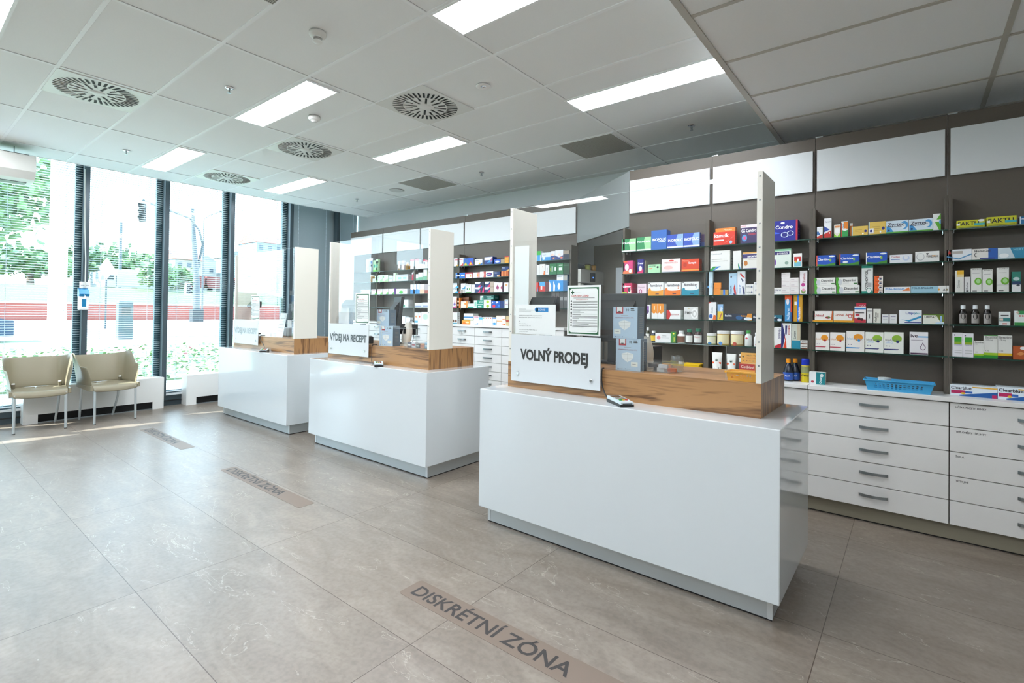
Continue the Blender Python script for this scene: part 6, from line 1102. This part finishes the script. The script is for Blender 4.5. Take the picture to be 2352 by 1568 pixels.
G|4|box|6.174|0.243|-5.055|1.452|0.119|0.110|1|e8eaea|r0,0,.35,.3,d83a4a;e.1,.6,.08,.12,e8a030;e.6,.2,.1,.15,4a9a7a|large white box with red corner
G|4|box|5.821|0.169|-5.055|1.452|0.072|0.101|1|e4e8ee|r.1,.2,.9,.4,8a9ac0|white stacked low boxes, left
G|4|box|5.652|0.160|-5.055|1.452|0.076|0.096|1|e4e8ee|r.1,.2,.9,.4,8a9ac0|white stacked low boxes, right
G|6|box|6.105|0.108|-5.000|1.226|0.090|0.065|1|e4eaec||small pale box
G|6|box|5.987|0.097|-5.000|1.226|0.077|0.058|1|e4eaec||smaller pale box
G|6|box|5.801|0.074|-5.000|1.226|0.152|0.044|1|e6eaec|e.5,.6,.3,.1,e09a60;r0,0,1,.2,5aa8c8|upright white box with orange spot
G|6|box|5.727|0.060|-5.000|1.226|0.152|0.036|1|e6eaec|e.5,.6,.3,.1,d86a50|upright white box with red spot
G|6|box|5.599|0.180|-5.000|1.226|0.163|0.108|1|e8ecec|e.5,.55,.35,.25,b8d0c0|large white box with pale emblem
'''
products(DATA)
# ------------------------------------------------------------------ drawer cabinets and wall shelves
def pull(parent, x, y, z, L=.16):
    def f(b):
        P = []
        for k in range(13):
            u = k / 12; xx = x + L / 2 - L * u; yy = y + .004 + .02 * math.sin(PI * u) ** .7
            P.append([(xx, yy, z - .009), (xx, yy + .006, z - .009), (xx, yy + .006, z + .009), (xx, yy, z + .009)])
        b.grid(P, STEEL, True); b.face(P[0][::-1], STEEL); b.face(P[-1], STEEL)
    return simple('handle', f, parent)
def cabinet(xr, xl, yf, z0, z1, rows, depth, lab, grp, handles=None, texts=None, toe=True, L=.16):
    t = tag(empty('drawer_cabinet', ((xr + xl) / 2, yf, 0)), lab, 'drawer cabinet', grp); w = (xl - xr) / 2
    simple('carcass', lambda b: b.box(-w, w, -depth, -.02, z0, z1, mat('4a4038', .6)), t)
    simple('toe_kick', lambda b: (b.box(-w, w, -depth, -.045, .008, z0, mat('8f8978', .4, .1)), b.box(-w, w, -depth, -.047, 0, .008, RUB)), t)
    h = (z1 - z0) / rows
    for r in range(rows):
        za = z0 + r * h
        d = simple('drawer', lambda b: b.box(-w + .0025, w - .0025, -.019, 0, za + .002, za + h - .003, DRAWER), t, bevel=.001)
        pull(d, 0, 0, za + h * .55, L)
        if texts and texts.get(rows - 1 - r):
            b = MB(); b.text(texts[rows - 1 - r], (w - .03, .0007, za + h - .032), LX, UZ, .011, INK, maxw=.14 if len(texts[rows - 1 - r]) > 12 else .06, bold=True); b.build('lettering', d)
    return t
TX = {0: 'NŮŽKY, PINZETY, PILNÍKY', 1: 'TEPLOMĚRY   ŠPUNTY', 2: 'TĚSTÁ', 3: 'TESTY JINÉ'}
TX[2] = 'ŠIDLA'
for xr, xl, lab, tx in ((1.36, 2.13, 'drawer cabinet hidden behind the nearest counter', None), (.59, 1.36, 'drawer cabinet just right of the nearest counter', None),
                        (-.18, .59, 'five-drawer cabinet under the blue basket', None), (-.95, -.18, 'drawer cabinet with small lettered tags at right edge', TX)):
    cabinet(xr, xl, -4.19, .11, .872, 5, .36, lab, 'white drawer cabinets on the right', texts=tx)
for xr, xl, lab in ((.592, 2.13, 'white worktop behind the nearest counter'), (-1.0, .588, 'white worktop carrying the blue basket')):
    o = simple('worktop', lambda b: b.box(xr, xl, -4.47, -4.17, .876, .905, mat('e9e8e5', .3)), bevel=.003); tag(o, lab, 'worktop', 'white worktops of the near shelves')
BRD = mat('d6dadb', .3)
def shelf_unit(xr, xl, yb, yfp, zt, zb, shelves, lab, grp, ch, px0=0.02, left=True, right=True):
    t = tag(empty('shelf_unit', ((xr + xl) / 2, yb, 0)), lab, 'shelf unit', grp); w = (xl - xr) / 2
    simple('back_panel', lambda b: b.box(-w + .0015, w - .0015, -.03, 0, zb, zt, TAUPE), t)
    simple('top_clip', lambda b: b.box(w - .05, w, -.02, .004, zt, zt + .006, ALU), t)
    simple('header_board', lambda b: b.box(-w + .014, w - .014, .002, .02, 2.352, 2.666, BRD), t, bevel=.0015)
    yy = yfp - yb
    for sx, on in ((w - .02, left), (-w, right)):
        if on: simple('side_post', lambda b: (b.box(sx + .0006, sx + .0194, .0005, yy, zb, 2.2, TAUPE_D), b.box(sx + .008, sx + .009, yy, yy + .0008, zb, 2.2, mat('3a352e', .6))), t)
    for z in shelves:
        s = MB(); a, c = -w + .004, w - .004; y1 = yy + .02
        s.box(a, c, .003, y1, z - .008, z - .0005, SHELF); s.box(a, c, y1, y1 + .0015, z - .008, z - .0005, EDGE)
        s = s.build('glass_shelf', t)
        p = MB()
        for sx in (-w + .026, w - .026):
            for q in (.03, .09): p.lathe([(0, 0), (.004, 0), (.004, -.012), (0, -.013)], CHROME, c=(sx, q, z - .009), n=8)
        p.build('bracket_pin', s)
    return t
ZR = (1.976, 1.77, 1.565, 1.358, 1.152)
for i, (xr, xl, lab) in enumerate(((1.36, 2.13, 'near shelf unit beside the fridge passage'), (.59, 1.36, 'near shelf unit behind the tall counter post'), (-.18, .59, 'shelf unit above the blue basket'), (-.95, -.18, 'shelf unit at the right photo edge'))):
    shelf_unit(xr, xl, -4.46, -4.335, 2.765, .905, ZR, lab, 'taupe shelf units on the right', 0)
for i, (xr, xl, lab) in enumerate(((3.14, 4.065, 'far shelf unit next to the fridge passage'), (4.065, 4.99, 'far shelf unit between the two tall posts'), (4.99, 5.92, 'far shelf unit behind the middle counter post'), (5.92, 6.845, 'far shelf unit seen through the middle screen'), (6.845, 7.77, 'far shelf unit nearest the dark blinds'))):
    shelf_unit(xr, xl, -5.18, -5.055, 2.765, 1.226, (2.034, 1.862, 1.66, 1.452), lab, 'taupe shelf units on the far wall', 0)
proto = None
ORD = ['first', 'second', 'third', 'fourth', 'fifth', 'sixth', 'seventh', 'eighth', 'ninth', 'tenth']
for k in range(10):
    xr = 3.14 + k * .463
    if proto is None:
        proto = cabinet(xr, xr + .463, -4.91, .08, 1.192, 10, .26, 'x', 'tall drawer cabinets on the far wall', L=.15); o = proto
    else:
        o = copy_tree(proto); o.location = (xr + .2315, -4.91, 0)
    o['label'] = 'tall ten-drawer cabinet, %s one counted from the fridge passage' % ORD[k]
o = simple('worktop', lambda b: b.box(3.13, 7.77, -5.18, -4.895, 1.197, 1.226, mat('e9e8e5', .3)), bevel=.003); tag(o, 'long white worktop of the far shelves', 'worktop')
# bridging panel over the passage and the fridge
o = MB(); d = Vector((-1.01, .72, 0)).normalized(); n = Vector((d.y, -d.x, 0)) * .025
p, q = Vector((3.14, -5.18, 0)), Vector((2.13, -4.46, 0))
pts = [(p.x, p.y), (q.x, q.y), (q.x - .02, q.y - .028), (p.x - .02, p.y - .028)]
o.prism(pts, 'z', 2.234, 2.765, mat('8a8f8e', .45)); o = o.build('bridging_panel'); tag(o, 'grey slanted panel bridging the fridge passage', 'panel')
t = tag(empty('glass_door_fridge', (3.07, -5.4, 0), math.radians(90)), 'silver glass-door fridge in the passage', 'fridge')
FS = mat('b9b6ae', .35, .3)
simple('cabinet', lambda b: (b.box(-.28, .17, -.5, -.02, .0, 1.92, FS)), t, bevel=.008)
fd = simple('door', lambda b: (b.box(-.28, -.21, -.018, .02, .05, 1.75, FS), b.box(.21, .28, -.018, .02, .05, 1.75, FS), b.box(-.21, .21, -.018, .02, .05, .12, FS), b.box(-.21, .21, -.018, .02, 1.70, 1.75, BLACK)), t, bevel=.004)
simple('glass', lambda b: b.box(-.21, .21, -.01, .0, .12, 1.70, mat('a9c4d2', .15, emit=.35)), fd)  # glow is put into the pane itself; no lamp inside
simple('handle', lambda b: b.tube([(-.245, .02, 1.2), (-.245, .05, 1.18), (-.245, .05, .8), (-.245, .02, .78)], .008, STEEL), fd, smooth=True)
simple('control_panel', lambda b: (b.box(-.28, .28, -.018, .022, 1.76, 1.92, FS), b.box(-.06, .06, .022, .024, 1.78, 1.89, BLACK), b.box(-.012, .0, .024, .0255, 1.825, 1.84, mat('3a70ff', .4, emit=3.0))), t, bevel=.004)
t = tag(empty('dark_bag', (3.28, -5.46, 1.92)), 'dark bundle lying on top of the fridge', 'bag')
simple('cloth', lambda b: b.grid([[((.11 - .015 * k) * math.cos(a) * (1 + .1 * math.sin(3 * a)), (.2 - .03 * k) * math.sin(a), .0 + .022 * k) for a in [2 * PI * q / 16 for q in range(16)]] for k in range(5)] + [[(.0, .0, .09)] * 16], mat('1a1c2a', .7), True), t, smooth=True)
for i, (x, y, hx, lab) in enumerate(((3.13, -5.42, 'b8c060', 'small lime tin on the fridge'), (3.13, -5.56, 'd89a20', 'small amber tub on the fridge'))):
    t = tag(empty('plastic_tub', (x, y, 1.92)), lab, 'tub'); simple('body', lambda b: b.lathe([(0, 0), (.032, 0), (.036, .075), (0, .075)], mat(hx, .4), n=20), t, smooth=True); simple('lid', lambda b: b.lathe([(.038, .073), (.038, .083), (0, .084)], mat('3a3226', .4), n=20), t)
o = simple('door_leaf', lambda b: b.box(2.45, 2.8, -5.6, -5.52, 0, 1.95, mat('c2c8cc', .4))); tag(o, 'pale door leaf at the back of the passage', 'door')
# ------------------------------------------------------------------ outside
def stuffo(name, fn, lab, cat, kind='stuff'):
    o = simple(name, fn); tag(o, lab, cat, None, kind); return o
GR = mat('6a7a54', .8, noise=.25, nscale=1.5); ASP = mat('a6a9ac', .8); CONC = mat('c9c7c2', .8, noise=.05, nscale=2)
struct(simple('ground', lambda b: b.box(8.53, 400, -300, 200, -.35, -.1, mat('a9a8a4', .85))))
o = simple('road', lambda b: b.box(30, 62, -120, 60, -.1, -.06, ASP)); struct(o)
o = simple('lawn', lambda b: b.box(12, 29, -60, 40, -.1, -.05, GR)); struct(o)
o = MB(); o.prism([(72, -.1), (72, .4), (96, 4.4), (260, 6), (260, -.1)], 'y', -160, 40, mat('434f2e', .85, noise=.2, nscale=.6)); struct(o.build('embankment'))
rnd = random.Random(3)
def leaves(b, c, rx, ry, rz, n, s, m):
    for _ in range(n):
        while True:
            p = Vector((rnd.uniform(-1, 1), rnd.uniform(-1, 1), rnd.uniform(-1, 1)))
            if .35 < p.length < 1: break
        k = .8 + .25 * math.sin(p.x * 7 + p.z * 5) * math.sin(p.y * 6 + 2)
        q = Vector((c[0] + p.x * rx * k, c[1] + p.y * ry * k, c[2] + p.z * rz * k))
        u = Vector((rnd.uniform(-1, 1), rnd.uniform(-1, 1), rnd.uniform(-1, 1))).normalized() * s; v = u.cross(Vector((rnd.uniform(-1, 1), rnd.uniform(-1, 1), rnd.uniform(-1, 1)))).normalized() * s
        b.face([tuple(q + u), tuple(q + v), tuple(q - u), tuple(q - v)], m)
LF = [mat('5c7a4a', .7), mat('76935e', .7), mat('4a6840', .7)]
def tree(x, y, z0, h, r, lab, n=1400, s=.22, name='tree', trunk=True, grp='trees outside the windows'):
    t = tag(empty(name, (x, y, z0)), lab, 'tree', grp)
    if trunk: simple('trunk', lambda b: b.tube([(0, 0, 0), (.1, .05, h * .3), (0, .1, h * .62)], [r * .09, r * .07, r * .04], mat('5d5144', .9), n=10), t, smooth=True)
    b = MB()
    for k in range(5):
        a = k * 1.3; leaves(b, (r * .45 * math.cos(a), r * .45 * math.sin(a), h * (.62 + .07 * (k % 3)) if trunk else h * .5), r * .72, r * .72, h * (.3 if trunk else .48), n // 5, s, LF[k % 3])
    b.build('crown', t)
for q in ((36.5, -1.8, -.1, 11.8, 4.5, 'large leafy tree beyond the left window', 3400, .26), (45, 4.2, -.1, 15, 5.5, 'second large tree at the left edge', 1800, .36)): tree(*q[:5], q[5], q[6], q[7])
for i, (x, y, h, r) in enumerate(((210, -41, 16, 13), (206, -50, 17, 14), (210, -62, 15, 14), (200, -72, 13, 12), (214, -86, 14, 13), (190, -26, 13, 12), (226, -104, 16, 15))):
    tree(x, y, 4.5, h, r, ['distant hillside tree above the warehouse roof', 'distant hillside tree right of the warehouse', 'distant hillside tree left of the pale house', 'distant hillside tree behind the pale house', 'distant hillside tree behind the street lamp', 'distant hillside tree left of the warehouse', 'distant hillside tree far right'][i], 700, .9)
for i, (x, y, h, r) in enumerate(((96, -28.2, 5.4, 2.6), (104, -34.0, 5, 2.4), (102, -50.5, 5, 2.4))):
    tree(x, y, 4.2, h, r, ['round green bush beside the white truck', 'round green bush left of the traffic mast', 'green bush below the grey flats'][i], 600, .4, 'bush', False, 'bushes on the embankment')
def hedge(b):
    for _ in range(4200):
        x = rnd.uniform(11.5, 17); y = rnd.uniform(-13, -1); z = -.05 + rnd.uniform(.0, .42)
        u = Vector((rnd.uniform(-1, 1), rnd.uniform(-1, 1), rnd.uniform(-1, 1))).normalized() * .05; v = u.cross(Vector((0, .3, 1))).normalized() * .05
        m = mat('c86a8a', .6) if (rnd.random() < .06 and x > 14) else LF[rnd.randrange(3)]
        b.face([(x + u.x, y + u.y, z + u.z), (x + v.x, y + v.y, z + v.z), (x - u.x, y - u.y, z - u.z), (x - v.x, y - v.y, z - v.z)], m)
stuffo('flower_bed', hedge, 'low shrubs with pink flowers outside the window', 'plants')
o = simple('brick_wall', lambda b: (b.box(71, 71.4, -120, 30, -.1, 1.7, mat('84463c', .85, noise=.12, nscale=3)), b.box(70.9, 71.5, -120, 30, 1.7, 1.85, CONC))); tag(o, 'long low red-brown wall across the road', 'wall')
t = tag(empty('wire_fence', (80, -40, 0)), 'thin dark fence posts above the red-brown wall', 'fence')
for k in range(12): simple('post', lambda b: b.box(-.04, .04, -66 + k * 6, -65.9 + k * 6, .9, 3.4, mat('3a4a4a', .6)), t)
simple('rail', lambda b: (b.box(-.02, .02, -70, 10, 3.3, 3.36, mat('3a4a4a', .6)), b.box(-.02, .02, -70, 10, 2.2, 2.24, mat('3a4a4a', .6))), t)
# traffic mast with arm and signal heads
GM = mat('3d464a', .5); DK = mat('23282a', .5)
t = tag(empty('traffic_mast', (57.8, -20.45, 0)), 'grey traffic mast with an arm over the road', 'traffic mast')
simple('mast', lambda b: b.tube([(0, 0, 0), (0, .05, 4), (0, .4, 8.6), (.2, .5, 11.6)], [.34, .3, .22, .16], GM, n=12), t, smooth=True)
simple('arm', lambda b: b.tube([(0, .3, 4), (.1, -.5, 8.0), (-.5, .1, 9.4), (-3, 1.8, 10.1), (-24.25, 11.35, 7.35)], [.16, .14, .12, .1, .07], GM, n=8), t, smooth=True)
simple('cabinet', lambda b: b.box(-.45, .45, -.5, .5, 0, 1.3, DK), t)
def signal(x, y, z, s, rz, lab):
    t = tag(empty('traffic_light', (x, y, z), rz), lab, 'traffic light')
    simple('backboard', lambda b: b.box(.16 * s, .2 * s, -.32 * s, .32 * s, -.62 * s, .62 * s, mat('dfe4e6', .5)), t)
    simple('housing', lambda b: b.box(0, .16 * s, -.16 * s, .16 * s, -.5 * s, .5 * s, DK), t, bevel=.02)
    for k in (-1, 0, 1): simple('visor', lambda b: b.lathe([(.14 * s, -.02), (.15 * s, -.34 * s)], DK, c=(0, 0, k * .33 * s), n=12, axis='x', a0=-.5, a1=PI + .5), t)
signal(33.35, -9.0, 6.66, 1.0, math.radians(-25), 'traffic light hanging in the second window'); signal(56.3, -19.2, 3.3, 1.0, math.radians(10), 'traffic light low on the mast')
def street_lamp(x, y, h, lab, two=False):
    t = tag(empty('street_lamp', (x, y, 0)), lab, 'street lamp', 'street lamps outside')
    simple('pole', lambda b: b.tube([(0, 0, 0), (0, 0, h)], [.12, .06], GM, n=10), t, smooth=True)
    simple('bracket', lambda b: b.tube([(0, 0, h), (-.2, -.5, h + .5), (-.5, -1.6, h + 1.1)], .05, GM, n=8), t)
    simple('lamp_head', lambda b: b.box(-.7, -.3, -2.3, -1.5, h + 1.05, h + 1.2, DK), t, bevel=.03)
street_lamp(66.2, -24, 12.0, 'tall street lamp right of the traffic mast')
for i, (x, y, h, r) in enumerate(((120, -22.5, 13, .6), (130, -38.2, 17, .35), (131, -39.4, 17, .35), (125, -30.2, 14.5, .3))):
    o = simple('chimney', lambda b: b.lathe([(r, 0), (r * .85, h)], mat('48545a', .6), c=(x, y, 4), n=14), smooth=True); tag(o, ['dark banded chimney pole at left in second window', 'slim tall pole, left of a pair', 'slim tall pole, right of a pair', 'slim pole above the white truck'][i], 'pole')
def house(x0, x1, y0, y1, z0, h, lab, roof=None, wc='e6e4de', nx=4, nz=3, name='building', gable=False):
    t = tag(empty(name, ((x0 + x1) / 2, (y0 + y1) / 2, z0)), lab, 'building', None); w = (y1 - y0) / 2; d = (x1 - x0) / 2
    simple('wall', lambda b: b.box(-d, d, -w, w, 0, h, mat(wc, .8)), t)
    if roof: simple('roof', lambda b: b.prism([(-d - .4, h), (d + .4, h), (0, h + d * .55)], 'y', -w - .3, w + .3, mat(roof, .8)) if not gable else b.prism([(-w - .4, h), (w + .4, h), (0, h + w * .8)], 'x', -d, d, mat(roof, .8)), t)
    for i in range(nx):
        for j in range(nz):
            yy = -w + (i + .5) * 2 * w / nx; zz = (j + .35) * h / nz
            simple('window', lambda b: b.box(-d - .05, -d, yy - .55, yy + .55, zz, zz + 1.4, mat('3c4a54', .3)), t)
house(165, 190, -50, -38.5, 5, 6.5, 'long pale warehouse above the truck', None, '8d9092', 3, 1)
house(160, 170, -58, -51, 5, 10, 'pale house with red-brown side, third window', '7a4a3e', '8f897f', 3, 3)
house(150, 162, -84, -68.5, 5, 16, 'grey-white blocks of flats in the fourth window', '7c4a42', '7b848a', 6, 5)
house(172, 184, -66, -61, 5, 11, 'white gabled house beside the flats', '84847f', '96948e', 2, 2, gable=True)
house(172, 184, -75, -69.5, 5, 13, 'white gabled house in front of flats', '84847f', '96948e', 2, 2, gable=True)
# truck, freight wagons and a car
def wheels(t, xs, y0, y1, r):
    for x in xs:
        simple('wheel', lambda b: b.lathe([(0, -.15), (r, -.15), (r, .15), (0, .15)], RUB, c=(y0 * 0 - .0 + 0, x, r), n=16, axis='x'), t)
t = tag(empty('truck', (106, -25.9, 4.1)), 'white delivery truck on the embankment road', 'truck')
TW = mat('9c9ea0', .4)
simple('cargo_box', lambda b: b.box(-1.2, 1.2, -2.6, 1.0, .8, 3.6, TW), t, bevel=.05); simple('cab', lambda b: b.box(-1.15, 1.15, 1.05, 2.6, .6, 2.9, TW), t, bevel=.12)
simple('windscreen', lambda b: (b.box(-1.17, -1.15, 1.4, 2.3, 1.8, 2.6, DK), b.box(-1, 1, 2.58, 2.62, 1.8, 2.6, DK)), t); wheels(t, (-1.8, 1.9), 0, 0, .45)
for i, y in enumerate((-38, -43.5, -49)):
    t = tag(empty('freight_wagon', (112, y, 4.6)), ['rust-red freight wagon behind the mast', 'rust-red freight wagon right of the street lamp', 'rust-red freight wagon farthest right'][i], 'wagon', 'rust-red freight wagons')
    simple('hopper', lambda b: b.prism([(-2.2, .9), (2.2, .9), (2.6, 1.6), (2.6, 3.2), (-2.6, 3.2), (-2.6, 1.6)], 'x', -1.3, 1.3, mat('6a3430', .7)), t, bevel=.04); wheels(t, (-1.6, 1.6), 0, 0, .45)
t = tag(empty('car', (28.6, -1.25, -.05)), 'dark blue car passing at the left window edge', 'car')
simple('body', lambda b: b.prism([(-2.1, .25), (2.1, .25), (2.1, .8), (1.3, .95), (.7, 1.45), (-1.0, 1.45), (-1.7, .95), (-2.1, .85)], 'x', -.85, .85, mat('22344e', .3)), t, bevel=.06)
simple('glazing', lambda b: b.prism([(.62, 1.38), (1.15, .98), (-1.5, .98), (-.95, 1.38)], 'x', -.87, .87, DK), t); wheels(t, (-1.3, 1.3), 0, 0, .33)
# near street furniture
o = simple('pylon', lambda b: b.box(17.5, 18.0, -3.1, -2.8, -.1, 6, mat('f2f4f4', .6))); tag(o, 'white square pillar outside the left window', 'pillar')
t = tag(empty('sign_post', (41, -9.2, 0)), 'white signpost in the second window', 'sign'); simple('post', lambda b: b.tube([(0, 0, 0), (0, 0, 3.9)], .05, GM), t); simple('plate', lambda b: b.prism([(0, 3.2), (.42, 3.9), (0, 4.6), (-.42, 3.9)], 'x', -.06, -.02, mat('f0f2f2', .5)), t)
t = tag(empty('parking_meter', (26.5, -6.6, -.1)), 'grey parking machine on the pavement', 'parking meter'); simple('body', lambda b: b.box(-.2, .2, -.26, .26, .12, 1.75, mat('3f4a50', .4)), t, bevel=.03); simple('foot', lambda b: b.box(-.4, .4, -.45, .45, 0, .12, CONC), t); simple('screen', lambda b: b.box(-.215, -.2, -.15, .15, 1.2, 1.5, DK), t)
